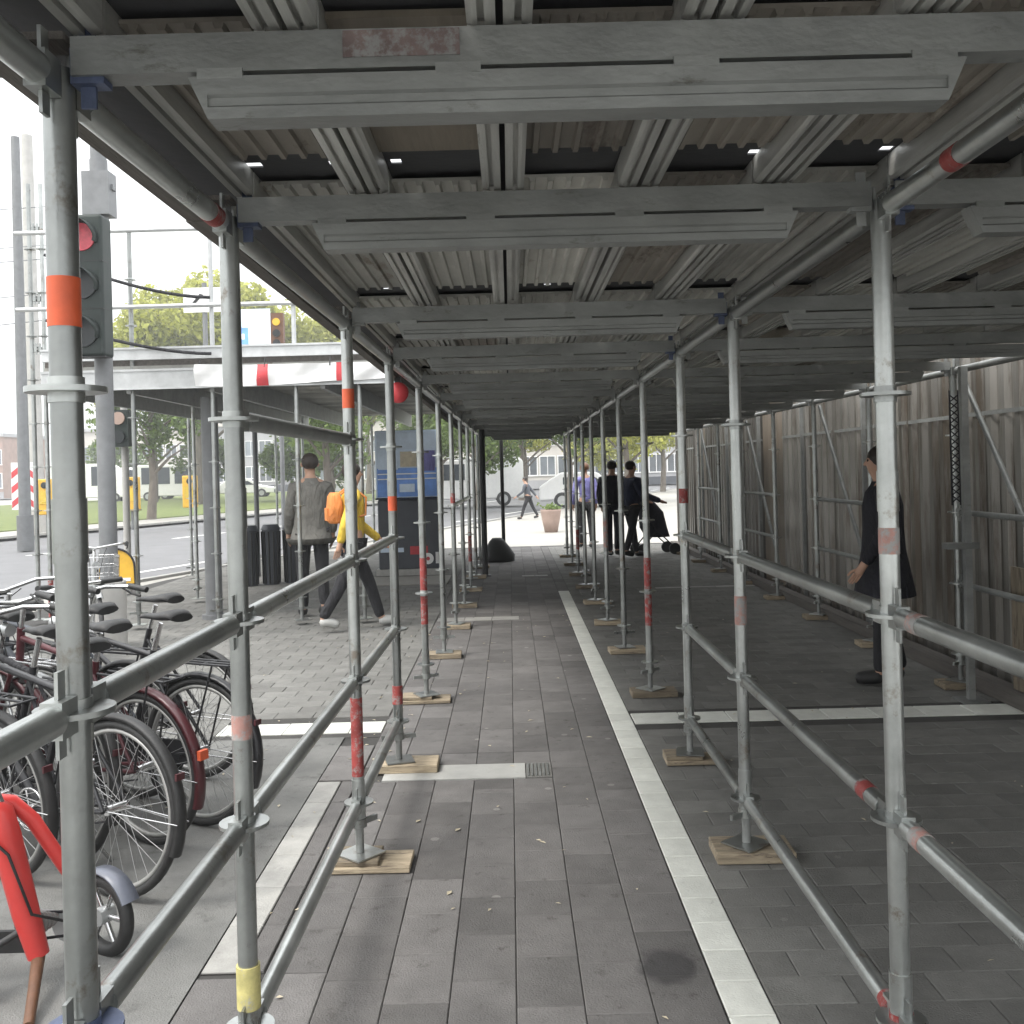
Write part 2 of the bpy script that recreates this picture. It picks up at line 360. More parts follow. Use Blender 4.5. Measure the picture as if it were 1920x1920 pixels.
# right-hand area: dark small paving in rows
pcs = []
SX, SY = .26, .165
j = 0; y = 1.72
while y < 20.6:
    if not (6.16 < y < 6.58): pcs += bond(.747, 3.6, y, j)
    else: pcs += bond(3.24, 3.6, y, j)
    y += SY; j += 1
paving('side_paving', pcs, SX, SY, M['paver_dark'], label='dark small paving between the white strip and the fence')
pcs = []; j = 0; y = 6.19
while y < 20.6:
    xl = max(-5.4, -7.5 + .33 * (y - 11))
    if 6.12 < y < 6.54: pcs += bond(xl, -1.9, y, j)
    else: pcs += bond(xl, -.852, y, j)
    y += SY; j += 1
paving('side_paving', pcs, SX, SY, M['paver_dark'], label='dark small paving to the left of the walkway')
# white guide strips made of single stones
def strip(name, label, stones, m, piece='slab'):
    b = MB(); x0 = min(s[0] for s in stones); x1 = max(s[1] for s in stones); y0 = min(s[2] for s in stones); y1 = max(s[3] for s in stones)
    b.box(x0, x1, y0, y1, -.0090, -.0060)
    root = structure(name, b, M['joint'], label)
    for s in stones[:300]:
        o = part(piece, paver_mesh(piece, s[1] - s[0], s[3] - s[2], m, g=.005), m, root, ((s[0] + s[1]) / 2, (s[2] + s[3]) / 2, .0015 + random.uniform(-.0008, .0008)))
        o.rotation_euler = (0, 0, random.gauss(0, .003))
    return root
st = []; y = 1.7
while y < 12.95:
    l = .2; st.append((.600, .744, y, y + l)); y += l
strip('guide_strip', 'long white stone strip along the right side of the walkway', st, M['white_stone'])
st = [(x, min(x + .31, 3.3), 6.24, 6.495) for x in [.75 + .31 * k for k in range(8)]]
strip('guide_strip', 'white stone strip crossing to the fence on the right', st, M['white_stone'])
st = [(x, x + .21, 6.20, 6.46) for x in [-1.9 + .21 * k for k in range(5)]]
strip('guide_strip', 'white stone strip on the left beside the parked bicycles', st, M['white_stone'])
st = [(-1.062, -.935, 3.24 + .33 * k, 3.57 + .33 * k) for k in range(6)]
strip('pale_strip', 'short pale stone strip behind the bicycle wheels', st, M['pale_stone'])
st = [(-.933, -.850, 3.24 + .33 * k, 3.57 + .33 * k) for k in range(6)]
strip('edge_paving', 'narrow grey paving beside the pale strip', st, M['paver'])
st = [(-1.062, -.850, 1.7 + .3 * k, 2.0 + .3 * k) for k in range(5)]
strip('edge_paving', 'grey paving along the parking ground', st, M['paver'])
st = [(-1.062, -.850, 5.24 + .33 * k, 5.57 + .33 * k) for k in range(2)]
strip('edge_paving', 'grey paving beyond the pale strip', st, M['paver'])
st = [(.600, .744, 13.12 + .34 * k, 13.46 + .34 * k) for k in range(22)]
strip('edge_paving', 'grey paving continuing the line of the white strip', st, M['paver'])
st = [(x, x + .4, 13.1, 13.22) for x in [1.9 + .4 * k for k in range(4)]]
strip('guide_strip', 'thin pale stone strip across the far right paving', st, M['pale_stone'])
st = [(x, x + .2, 15.0, 15.15) for x in (.14, .34)]
strip('pale_strip', 'short pale stone strip far along the walkway', st, M['pale_stone'])
st = [(x, x + .3, 10.7, 10.95) for x in (-.84, -.54, -.24)]
strip('pale_strip', 'pale stone strip across the walkway near the third sole boards', st, M['pale_stone'])
for (cx_, cy_, rx_, ry_, nm) in ((.47, 3.2, .12, .14, 'dark round damp patch on the walkway paving'),):
    ring = [(rx_ * math.cos(a), ry_ * math.sin(a), 0) for a in [k * math.pi / 14 for k in range(28)]]
    b = MB(); b._add(ring, [tuple(range(28))], False)
    o = structure('damp_patch', b, M['stain'], nm); o.location = (cx_, cy_, .0034)
sm = M['stain'].node_tree; N = sm.nodes; L = sm.links
tcn = N.new("ShaderNodeTexCoord"); ma = N.new("ShaderNodeVectorMath"); ma.operation = 'SUBTRACT'; ma.inputs[1].default_value = (.5, .5, 0)
L.new(tcn.outputs['Generated'], ma.inputs[0]); sx_n = N.new("ShaderNodeSeparateXYZ"); L.new(ma.outputs[0], sx_n.inputs[0]); cxn = N.new("ShaderNodeCombineXYZ"); L.new(sx_n.outputs[0], cxn.inputs[0]); L.new(sx_n.outputs[1], cxn.inputs[1])
ln_ = N.new("ShaderNodeVectorMath"); ln_.operation = 'LENGTH'; L.new(cxn.outputs[0], ln_.inputs[0])
nz = N.new("ShaderNodeTexNoise"); nz.inputs['Scale'].default_value = 14; L.new(tcn.outputs['Object'], nz.inputs['Vector'])
mz = N.new("ShaderNodeMath"); mz.operation = 'MULTIPLY_ADD'; mz.inputs[1].default_value = .30; L.new(nz.outputs[0], mz.inputs[0]); L.new(ln_.outputs['Value'], mz.inputs[2])
mr_ = N.new("ShaderNodeMapRange"); mr_.inputs[1].default_value = .46; mr_.inputs[2].default_value = .60; mr_.inputs[3].default_value = .55; mr_.inputs[4].default_value = 0
L.new(mz.outputs[0], mr_.inputs[0]); L.new(mr_.outputs[0], N["Principled BSDF"].inputs['Alpha'])
# small litter: leaves and stubs lying on the paving
lm = MB()
rl = random.Random(3)
for k in range(170):
    x = rl.choice([rl.uniform(-1.05, -.7), rl.uniform(.75, 3.1), rl.uniform(-.8, .6), rl.uniform(-3.2, -1.1)]); y = rl.uniform(2.8, 11); a = rl.uniform(0, 6.28); l_ = rl.uniform(.008, .022); w_ = l_ * rl.uniform(.2, .6)
    c_, s_ = math.cos(a), math.sin(a); z = .0045
    lm._add([(x - c_ * l_, y - s_ * l_, z), (x + s_ * w_, y - c_ * w_, z + .003), (x + c_ * l_, y + s_ * l_, z), (x - s_ * w_, y + c_ * w_, z + .002)], [(0, 1, 2, 3)], False)
o = part('litter', lm, M['beige'], None); o['kind'] = 'stuff'; o['label'] = 'tiny dry leaves and stubs scattered on the paving'; o['category'] = 'litter'

# ------------------------------------------------------------------ scaffold: posts, rails, beams, decks
ROWS = [-.03, 1.54, 2.44, 4.09, 5.41, 6.99, 8.63, 10.2, 11.77, 13.34, 14.91, 16.48, 18.05]
def XL(y): return -.706 + .0105 * y
def XR(y): return .922 + .005 * y
XO = 3.16
tube_r = .0242
def disc_mesh(seg=10):
    b = MB()
    b.tube((0, 0, -.0045), (0, 0, .0045), .061, n=20)
    b.tube((0, 0, -.02), (0, 0, .02), .0275, n=16)
    return b
ROS = disc_mesh().mesh('rosette', M['galv'])
ROSB = disc_mesh().mesh('rosette', M['blue_node'])
NUT = MB()
NUT.tube((0, 0, 0), (0, 0, .035), .032, n=10)
for s in (1, -1): NUT.box(s * .028 if s > 0 else -.095, .095 if s > 0 else -.028, -.007, .007, .004, .026)
NUT = NUT.mesh('wing_nut', M['galv'])
PLATE = MB().box(-.075, .075, -.075, .075, 0, .006).mesh('base_plate', M['galv'])
def wedge_head(b, p, d):
    """wedge head of a ledger at post p, pointing along d"""
    p = Vector(p); d = Vector(d).normalized(); s = Vector((0, 0, 1)); t = d.cross(s)
    Mx = Matrix(((d.x, t.x, 0, p.x), (d.y, t.y, 0, p.y), (0, 0, 1, p.z), (0, 0, 0, 1)))
    b.box(.026, .078, -.017, .017, -.028, .028, Mx)
    b.box(.036, .060, -.003, .003, -.062, .070, Mx)
def post(x, y, top, label, group, z0=.05, nodes=(.265, .77, 1.27, 1.77, 2.27), bands=(), colour='galv', jack=.20, blue=(), board=True, seg=20):
    t = thing('scaffold_post', label, 'scaffold post', (x, y, 0), random.uniform(0, 1.5), group)
    b = MB(); b.tube((0, 0, jack), (0, 0, top), tube_r, n=seg)
    b.tube((0, 0, jack - .0), (0, 0, jack + .16), .0275, n=seg)
    if top > 1.9: b.tube((0, 0, 1.50), (0, 0, 1.60), .0262, n=seg)
    part('tube', b, M[colour], t)
    for z in nodes:
        if z < top: link('rosette', ROSB if z in blue else ROS, t, (0, 0, z))
    part('spindle', MB().tube((0, 0, z0 + .008), (0, 0, jack + .02), .0175, n=12), M['galv_dull'], t)
    link('wing_nut', NUT, t, (0, 0, jack - .036)); link('base_plate', PLATE, t, (0, 0, z0 + .001))
    for (a0, a1, mk) in bands:
        part('paint_band', MB().tube((0, 0, a0), (0, 0, a1), .0292 if a0 < jack + .17 else .0252, n=seg, cap=True), M[mk], t)
    return t
def sole(x, y, rz, label, w_=.30, d_=.17, two=False):
    t = thing('sole_board', label, 'timber board', (x, y, 0), rz, 'timber sole boards under the scaffold posts')
    o = part('board', MB().box(-w_ / 2, w_ / 2, -d_ / 2, d_ / 2, .0035, .027 if two else .046), M['timber'], t); bevel(o, .003, 1)
    if two: o = part('board', MB().box(-w_ * .5, w_ * .12, -d_ * .42, d_ * .5, .0275, .048), M['timber'], t); bevel(o, .003, 1)
def ledger(name, p, q, label, cat, group, mk='galv', marks=(), r=tube_r, heads=True):
    p = Vector(p); q = Vector(q); t = thing(name, label, cat, p, 0, group)
    d = (q - p); L_ = d.length; dn = d.normalized()
    part('tube', MB().tube(dn * .075, d - dn * .075, r, n=20), M[mk], t)
    if heads:
        for a_, s in ((Vector((0, 0, 0)), 1), (d, -1)):
            b = MB(); wedge_head(b, a_, dn * s); part('wedge_head', b, M['galv'], t)
    for (f0, f1, mk2) in marks:
        part('paint_band', MB().tube(d * f0, d * f1, r + .0012, n=20), M[mk2], t)
    return t

LB = {1: [(1.868, 1.945, 'orange')],
      2: [(.315, .42, 'yellowpaint'), (.98, 1.04, 'pinkpaint')],
      3: [(1.90, 1.98, 'orange'), (.375, .70, 'redpaint')],
      4: [(1.42, 1.50, 'orange'), (.36, .46, 'redpaint')],
      5: [(.55, 1.02, 'redpaint')], 7: [(1.3, 1.4, 'redpaint')], 9: [(.4, .8, 'redpaint')]}
RB = {2: [(1.395, 1.46, 'pinkpaint'), (.19, .26, 'redpaint')], 3: [(.96, 1.08, 'pinkpaint')],
      4: [(1.42, 1.50, 'redpaint')], 5: [(.50, .98, 'redpaint')], 7: [(.8, 1.1, 'pinkpaint')], 10: [(.4, .7, 'redpaint')]}
for i, y in enumerate(ROWS):
    o = ORD[i]
    post(XL(y), y, 2.27 if i else 2.27, f'grey galvanised scaffold post, {o} in the left row of the covered walkway', 'posts of the left row',
         bands=LB.get(i, ()), blue=(.77,) if i == 1 else ())
    post(XR(y), y, 2.27, f'grey galvanised scaffold post, {o} in the middle row on the right of the walkway', 'posts of the middle row',
         nodes=(.24, .74, 1.245, 1.79, 2.27), bands=RB.get(i, ()), blue=(2.27,) if i in (4,) else ())
    if i > 0:
        post(XO, y, 2.27, f'dull scaffold post, {o} in the outer row before the fence', 'posts of the outer row',
             nodes=(.24, .74, 1.245, 1.79, 2.27), bands=())
        sole(XL(y) + (.045 if i in (3, 4) else 0), y, random.uniform(-.05, .05), f'pale timber board under the {o} left post', .34 if i < 6 else .3, .19, two=i in (3, 5))
        sole(XR(y) + .02, y, random.uniform(-.06, .06), f'worn timber board under the {o} middle post', .32, .2 if i == 3 else .17, two=i in (4,))
        sole(XO, y, random.uniform(-.06, .06), f'dark worn timber board under the {o} outer post', .3, .2)
# guard rails
def rails(Xf, pairs, zs, side):
    for (i, j) in pairs:
        for z, nm, mk in zs:
            y0, y1 = ROWS[i], ROWS[j]
            ledger('guard_rail', (Xf(y0), y0, z), (Xf(y1), y1, z), f'round steel {nm} guard rail between the {ORD[i]} and {ORD[j]} {side} posts', 'guard rail', f'guard rails of the {side} row', 'galv', mk(i) if callable(mk) else mk)
rails(XL, [(0, 1), (1, 2), (2, 3), (3, 4)], [(1.27, 'top', ()), (.77, 'middle', ()), (.265, 'bottom', ())], 'left')
rails(XR, [(0, 1), (1, 2)], [(1.245, 'top', lambda i: [(.78, .84, 'pinkpaint')] if i == 1 else ()), (.74, 'middle', lambda i: [(.80, .86, 'pinkpaint')] if i == 1 else ()), (.24, 'bottom', ())], 'middle')
rails(XR, [(2, 3), (3, 4)], [(1.245, 'top', ()), (.74, 'middle', lambda i: [(.10, .14, 'redpaint')] if i == 2 else ()), (.24, 'bottom', lambda i: [(.03, .06, 'redpaint')] if i == 2 else ())], 'middle')
rails(XL, [(7, 8), (8, 9)], [(1.27, 'top', ())], 'left')
ledger('guard_rail', (XL(2.44), 2.44, 1.77), (XL(4.09), 4.09, 1.77), 'single high rail between the third and fourth left posts', 'guard rail', 'guard rails of the left row', 'galv_dull')
# outer row frames against the fence: rails and diagonals in every second bay
for (i, j) in ((4, 5), (6, 7), (8, 9), (10, 11)):
    y0, y1 = ROWS[i], ROWS[j]
    for z in (.74, 1.245):
        ledger('guard_rail', (XO, y0, z), (XO, y1, z), f'dull {"upper" if z > 1 else "lower"} rail before the fence between the {ORD[i]} and {ORD[j]} outer posts', 'guard rail', 'rails before the fence', 'galv_dull', r=.02)
    b = MB(); b.tube((XO + .05, y1 - .04, 2.2), (XO + .05, y0 + .04, .35), .019, n=12)
    solo('diagonal_brace', b, M['galv_dull'], f'slanting brace tube before the fence between the {ORD[i]} and {ORD[j]} outer posts', 'scaffold brace', group='slanting braces before the fence')
# longitudinal top ledgers
for i in range(len(ROWS) - 1):
    y0, y1 = ROWS[i], ROWS[i + 1]
    mk = [(.12, .16, 'redpaint')] if i == 2 else ([(.25, .33, 'pinkpaint')] if i == 1 else ())
    ledger('top_ledger', (XL(y0), y0, 2.245), (XL(y1), y1, 2.245), f'round tube under the roof along the left posts, {ORD[i]} bay', 'scaffold tube', 'roof tubes along the left posts', 'galv', [(.82, .88, 'redpaint')] if i == 1 else ())
    ledger('top_ledger', (XR(y0), y0, 2.245), (XR(y1), y1, 2.245), f'round tube under the roof along the middle posts, {ORD[i]} bay', 'scaffold tube', 'roof tubes along the middle posts', 'galv', [(.50, .56, 'redpaint')] if i == 1 else ())
    ledger('top_ledger', (XO, y0, 2.245), (XO, y1, 2.245), f'round tube under the roof along the outer posts, {ORD[i]} bay', 'scaffold tube', 'roof tubes along the outer posts', 'galv_dull')
# cross beams at each row
def beam(x0, x1, y, label, group):
    t = thing('cross_beam', label, 'scaffold beam', (x0, y, 0), 0, group); L_ = x1 - x0
    b = MB(); zt, zb = 2.312, 2.252
    b.prism([(-.024, zb), (.024, zb), (.024, zt), (.016, zt), (.016, zb + .010), (-.016, zb + .010), (-.016, zt), (-.024, zt)], 'x', .03, L_ - .03)
    part('upper_chord', b, M['galv_dull'], t)
    b = MB(); c0, c1 = .21, L_ - .21
    b.prism([(-.0265, 2.178), (.0265, 2.178), (.0265, 2.196), (.021, 2.200), (.021, 2.212), (.0265, 2.216), (.0265, 2.244), (-.0265, 2.244), (-.0265, 2.216), (-.021, 2.212), (-.021, 2.200), (-.0265, 2.196)], 'x', c0 + .03, c1 - .03)
    b.prism([(c0, 2.244), (c0 + .03, 2.178), (c0 + .03, 2.244)], 'y', -.0262, .0262)
    b.prism([(c1, 2.244), (c1 - .03, 2.244), (c1 - .03, 2.178)], 'y', -.0262, .0262)
    part('lower_chord', b, M['galv_dull'], t)
    k = 0; n = max(3, round((c1 - c0) / .42))
    for k in range(n + 1):
        x = c0 + .05 + (c1 - c0 - .1) * k / n
        part('web_block', MB().box(x - .035, x + .035, -.0272, .0272, 2.240, 2.256), M['galv_dull'], t)
    for x, s in ((0, 1), (L_, -1)):
        b = MB(); wedge_head(b, (x, 0, 2.27), (s, 0, 0)); part('wedge_head', b, M['blue_node'] if (s < 0 and L_ < 1.8 and 3.9 < y < 5.6) or (s > 0 and y < 2.6) else M['galv_dull'], t)
    return t
for i, y in enumerate(ROWS):
    if i == 0: continue
    beam(XL(y), XR(y), y, f'dull steel double beam over the walkway at the {ORD[i]} pair of posts', 'cross beams over the walkway')
    beam(XR(y), XO, y, f'dull steel double beam over the fence side at the {ORD[i]} pair of posts', 'cross beams on the fence side')
for (x0, x1, y, z0, z1, lb) in ((1.02, 1.28, 1.54, 2.262, 2.306, 'the right end of the nearest beam'), (-.24, -.06, 1.54, 2.268, 2.309, 'the middle of the nearest beam')):
    solo('paint_smear', MB().box(x0, x1, y - .0262, y - .0246, z0, z1), M['smear'], f'faded red paint smear on {lb}', 'paint smear')
# decks
ZD = 2.318
_dk = {}
def deck_meshes(L_, wd, kind):
    key = (round(L_, 3), wd, kind)
    if key in _dk: return _dk[key]
    h = wd / 2 - .006; sr = []
    for s in (-1, 1):
        b = MB(); o_ = s * h; i1 = s * (h - .045)
        # rolled side rail: lip, groove, lip
        pr = [(o_, ZD), (o_, ZD + .062), (i1, ZD + .062), (i1, ZD + .004), (s * (h - .036), ZD), (s * (h - .028), ZD), (s * (h - .028), ZD + .012), (s * (h - .017), ZD + .012), (s * (h - .017), ZD)]
        if s > 0: pr = pr[::-1]
        b.prism(pr, 'y', .0, L_); sr.append(b.mesh('side_rail', M['deck_rail']))
    p = MB(); a0 = -h + .046; a1 = h - .046; zt = ZD + .045
    if kind != 1:
        n = 5; wv = (a1 - a0) / n; poly = []
        for k in range(n):
            x = a0 + k * wv
            poly += [(x, zt), (x + wv * .30, zt), (x + wv * .38, zt - .011), (x + wv * .62, zt - .011), (x + wv * .70, zt)]
        poly += [(a1, zt), (a1, zt + .008), (a0, zt + .008)]
        p.prism(poly, 'y', .05, L_ - .17); m = M['deck_panel'] if kind == 0 else M['deck_brown']
    else:
        p.box(a0, a1, .05, L_ - .17, zt, zt + .012); m = M['deck_ply']
    pm = p.mesh('panel', m)
    e = None
    _dk[key] = (sr, pm, e); return _dk[key]
def deck(x, y0, y1, wd, kind, label, group, parent=None):
    sr, pm, e = deck_meshes(y1 - y0, wd, kind)
    t = thing('scaffold_deck', label, 'scaffold deck', (x, y0, random.uniform(0, .003)), 0, group)
    link('side_rail', sr[0], t); link('side_rail', sr[1], t); link('panel', pm, t)
    return t
DW = .3345
for i in range(len(ROWS) - 1):
    y0, y1 = (ROWS[i] if i else .50) + .006, ROWS[i + 1] - .006
    for k in range(11):
        x = -.667 + DW * (k + .5)
        kind = 1 if (i, k) in {(1, 1), (0, 1), (1, 8), (6, 7), (4, 6)} else (2 if i < 2 or (i in (2, 3) and k >= 5 and k % 3) or (i, k) in {(2, 3), (4, 1), (5, 8), (6, 3)} else 0)
        side = 'walkway' if k < 5 else 'fence side'
        if k == 10: wd_ = DW
        deck(x, y0, y1, DW, kind, f'{("grey ribbed", "brown plywood", "brown ribbed")[kind]} roof deck, {ORD[i]} bay, {(ORD[k] if k < 5 else ORD[k-5]).replace("nearest", "first")} from the {"left" if k < 5 else "middle"} posts', 'deck boards of the walkway roof')
# added membrane darkens the deck gaps and blocks light; holes give bright specks
b = MB(); zm = 2.384
holes = {1: [-.275, -.21, -.105, .40, .60], 2: [-.62, -.42, -.27, .60, .92], 3: [.16, -.5, 1.55, 1.72, 2.08], 4: [.45, 1.20, 1.75, 2.5], 5: [1.2, 1.5, 2.15], 6: [1.5, 2.15], 7: [1.2, 1.83]}
cuts = [-.90]
for i in range(len(ROWS) - 1):
    y0, y1 = (ROWS[i] if i else .50), ROWS[i + 1]
    b.box(-.84, 3.03, y0, y1 - .10, zm, zm + .004)
    xs = -.84
    for hx in sorted(holes.get(i + 1, [])):
        b.box(xs, hx, y1 - .10, y1, zm, zm + .004)
        wd_ = random.uniform(.022, .04)
        b.box(hx, hx + wd_, y1 - .10, y1 - .062, zm, zm + .004); b.box(hx, hx + wd_, y1 - .027, y1, zm, zm + .004)
        xs = hx + wd_
    b.box(xs, 3.03, y1 - .10, y1, zm, zm + .004)
solo('added_membrane', b, M['dark'], 'added dark membrane blocking light above the deck boards, holed for bright specks', 'membrane')
# timber edge plank on the left side of the roof
for i in range(len(ROWS) - 1):
    y0, y1 = ROWS[i], ROWS[i + 1]
    dx = random.uniform(-.012, .012); dz = random.uniform(-.004, .004)
    o = solo('edge_plank', MB().box(-.785 + dx * .5, -.738 + dx * .5, y0 + .004, y1 - .004, 2.262 + dz, 2.305 + dz), M['timber_dark'],
             f'dark timber plank along the left roof edge, {ORD[i]} bay', 'timber plank', group='planks along the left roof edge')
    b = MB().box(-.80, -.668, y1 - .03, y1 + .03, 2.306, 2.318)
    solo('edge_batten', b, M['timber_dark'], f'small timber batten holding the left roof edge at the {ORD[i+1]} posts', 'timber batten', group='battens of the left roof edge')

# ------------------------------------------------------------------ fence on the right
XF = 3.50
fz = thing('site_fence', 'tall hoarding of stained corrugated steel sheets along the right side', 'fence', (XF, 0, 0))
yy = 1.5; k = 0
while yy < 20.2:
    wd_ = 1.0; ply = (k in (4, 11, 16))
    b = MB(); top = 3.3 + random.uniform(-.06, .1); n = 5; wv = wd_ / n; off = random.uniform(-.03, .02)
    if ply:
        for q in range(4):
            b.box(off, off + .02 + .006 * (q % 2), yy + q * .25 + .004, yy + q * .25 + .246, .03, top)
    else:
        poly = []
        for q in range(n):
            y_ = yy + q * wv
            poly += [(off, y_), (off, y_ + wv * .42), (off - .04, y_ + wv * .55), (off - .04, y_ + wv * .87)]
        poly += [(off, yy + wd_), (off + .003, yy + wd_)]
        for q in range(n - 1, -1, -1):
            y_ = yy + q * wv
            poly += [(off - .037, y_ + wv * .87), (off - .037, y_ + wv * .55), (off + .003, y_ + wv * .42)]
        poly += [(off + .003, yy)]
        # as strips to avoid concave caps
        prof = [(px_, py_ * 1.0) for px_, py_ in poly[:4 * n + 1]]; prof[-1] = (off, yy + wd_ - .02)
        vs = [(x, y_, .03) for x, y_ in prof] + [(x, y_, top) for x, y_ in prof]; m_ = len(prof)
        b._add(vs, [(q, q + 1, m_ + q + 1, m_ + q) for q in range(m_ - 1)], False)
    o = part('sheet', b, M['fence_ply'] if ply else M['fence'], fz)
    if ply: o['label'] = 'brown boarded sheet'
    else:
        s_ = o.modifiers.new('solid', 'SOLIDIFY'); s_.thickness = .003
    if not ply:
        part('seam_strip', MB().box(off - .052, off - .042, yy, yy + wd_ - .03, 1.93, 1.96), M['galv_dull'], fz)
    if k % 2 == 0:
        part('fence_stay', MB().box(-.10, -.06, yy - .02, yy + .02, .0, 3.0), M['galv_dull'], fz)
    yy += wd_; k += 1
for z in (.25, 2.75): part('fence_rail', MB().box(.045, .10, 1.5, 20.5, z, z + .09), M['timber_dark'], fz)
b = MB().box(3.22, 3.345, 3.2, 20, .004, .10)
solo('ground_beam', b, M['timber_dark'], 'long dark timber beam lying at the foot of the fence', 'timber beam')
# dark lattice strip between the outer post and the steel prop
b = MB()
for k in range(15):
    z = 1.32 + k * .05
    b.tube((3.075, 6.86, z), (3.135, 6.86, z + .05), .0045, n=5); b.tube((3.135, 6.868, z), (3.075, 6.868, z + .05), .0045, n=5)
for x in (3.075, 3.135): b.tube((x, 6.864, 1.30), (x, 6.864, 2.10), .006, n=6)
solo('lattice_strip', b, M['trouser'], 'narrow dark lattice strip beside the outer post near the dark-coated person', 'lattice')
t = thing('fence_prop', 'square steel prop with a bracket standing before the fence', 'steel prop', (3.05, 6.6, 0))
part('shaft', MB().box(-.022, .022, -.022, .022, .01, 2.24), M['galv_dull'], t)
part('bracket', MB().box(-.15, .06, -.045, .045, 1.02, 1.06), M['galv_dull'], t)
part('base_plate', MB().box(-.09, .09, -.09, .09, .0, .012), M['galv_dull'], t)
# materials stacked between fence and outer posts
for k, (y, hgt) in enumerate(((5.6, .95), (5.95, .88), (6.25, 1.0))):
    b = MB()
    for q in range(5): b.box(3.26 + q * .022, 3.28 + q * .022, y + .03 * (q % 2), y + .20 + .02 * q, .11, .11 + hgt * .8 - q * .05)
    solo('leaning_boards', b, M['board_dull'], f'stack of upright dull boards at the fence foot, {ORD[k]} from the front', 'boards', group='board stacks at the fence foot')

# ------------------------------------------------------------------ second canopy over the crossing, to the left
G2 = 'posts of the crossing canopy'
def cpost(x, y, top, label, bands=(), r=.0242, jack=.2):
    return post(x, y, top, label, G2, nodes=tuple(.3 + .5 * k for k in range(int((top - .2) / .5))), bands=bands, jack=jack, seg=12)
cpost(-5.30, 11.3, 5.05, 'tall scaffold post with a red foot at the road end of the crossing canopy', [(.08, .50, 'redpaint')])
cpost(-5.44, 11.3, 5.05, 'tall scaffold post left of the red-footed post')
cpost(-5.30, 12.9, 5.05, 'tall scaffold post behind the red-footed post')
cpost(-4.07, 10.7, 4.36, 'slim post rising through the canopy beside the bright gap')
cpost(-4.13, 12.9, 2.6, 'short canopy post behind the slim front post')
cpost(-3.22, 10.75, 2.62, 'short front canopy post beside the round brown column')
cpost(-2.31, 10.75, 2.62, 'short front canopy post behind the person in the grey coat')
cpost(-1.62, 10.75, 2.62, 'short front canopy post nearest the walkway')
cpost(-5.2, 16.0, 2.6, 'far canopy post near the road'); cpost(-3.4, 16.2, 2.6, 'far canopy post behind the bins')
cpost(-4.6, 19.4, 2.6, 'last canopy post near the road'); cpost(-2.7, 19.4, 2.6, 'last canopy post behind the blue kiosk')
for z in (3.15, 3.73, 4.53):
    ledger('tower_ledger', (-5.44, 11.3, z), (-5.30, 11.3, z), f'short tube joining the tall end posts, {"lowest" if z < 3.2 else ("middle" if z < 4 else "highest")} of three', 'scaffold tube', 'short tubes of the end tower', 'galv_dull', r=.02)
for z, nm in ((4.33, 'upper'), (3.50, 'lower')):
    solo('canopy_rail', MB().tube((-5.3, 10.68, z), (-.95, 10.68, z), .0242, n=12), M['alu'], f'{nm} guard rail on top of the crossing canopy', 'guard rail', group='rails on the crossing canopy')
for x in (-3.2, -2.31, -1.5):
    solo('rail_post', MB().tube((x, 10.72, 3.05), (x, 10.72, 4.36 if x < -3 else 3.6), .0242, n=12), M['alu'], f'short upright above the canopy edge, {"left" if x < -3 else ("middle" if x < -2 else "right")} of three', 'rail post', group='uprights on the canopy edge')
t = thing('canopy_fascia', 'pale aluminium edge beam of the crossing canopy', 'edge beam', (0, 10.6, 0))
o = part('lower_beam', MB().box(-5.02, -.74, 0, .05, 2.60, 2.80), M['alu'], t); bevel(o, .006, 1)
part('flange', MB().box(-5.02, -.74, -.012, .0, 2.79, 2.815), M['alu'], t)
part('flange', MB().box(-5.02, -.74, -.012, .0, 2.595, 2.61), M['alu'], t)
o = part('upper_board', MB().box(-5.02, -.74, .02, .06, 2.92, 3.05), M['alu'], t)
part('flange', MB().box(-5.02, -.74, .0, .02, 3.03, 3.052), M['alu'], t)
part('gap_shade_strip', MB().box(-5.02, -.74, .10, .14, 2.81, 2.93), M['timber_dark'], t)  # dark strip standing in for the shade in the gap between beam and board
for j_ in range(30):
    y0 = 10.68 + j_ * .315
    b = MB().box(-5.02, -.80, y0, y0 + .309, 2.82, 2.86)
    for q in range(5): b.box(-5.02, -.80, y0 + .02 + q * .06, y0 + .035 + q * .06, 2.806, 2.8205)
    solo('canopy_deck', b, M['deck_panel'], 'long ribbed deck board of the crossing canopy seen from below', 'scaffold deck', group='deck boards of the crossing canopy')
for x in (-4.95, -4.1, -3.2, -2.0, -1.0):
    solo('canopy_beam', MB().box(x - .025, x + .025, 10.66, 20.1, 2.56, 2.80), M['galv_dull'], f'dull beam under the crossing canopy, {ORD[int([-4.95,-4.1,-3.2,-2.0,-1.0].index(x))]} from the road'.replace('nearest', 'first'), 'scaffold beam', group='beams under the crossing canopy')
# red and white barrier board
t = thing('barrier_banner', 'white banner with red stripes sagging along the edge of the crossing canopy', 'banner', (-3.35, 10.55, 0))
def banner(x0, x1, off, top=2.845):
    b = MB(); n = max(2, int((x1 - x0) / .05)); vs = []; fs = []
    for k in range(n + 1):
        x = x0 + (x1 - x0) * k / n; f = x / 2.2
        zt = top - .02 * math.sin(math.pi * f) - .035 * max(0, f - .75) * 4; zb = 2.615 + .05 * max(0, f - .8) * 4 - .018 * math.sin(math.pi * f * 2)
        for q in range(5):
            z = zt + (zb - zt) * q / 4; yy_ = -.018 * math.sin(q * 1.1 + x * 7) - .012 * math.sin(x * 17 + q) + off
            vs.append((x, yy_, z))
    for k in range(n):
        for q in range(4): fs.append((k * 5 + q, k * 5 + q + 1, (k + 1) * 5 + q + 1, (k + 1) * 5 + q))
    b._add(vs, fs, True); return b
part('cloth', banner(0, 2.2, 0), M['white'], t)
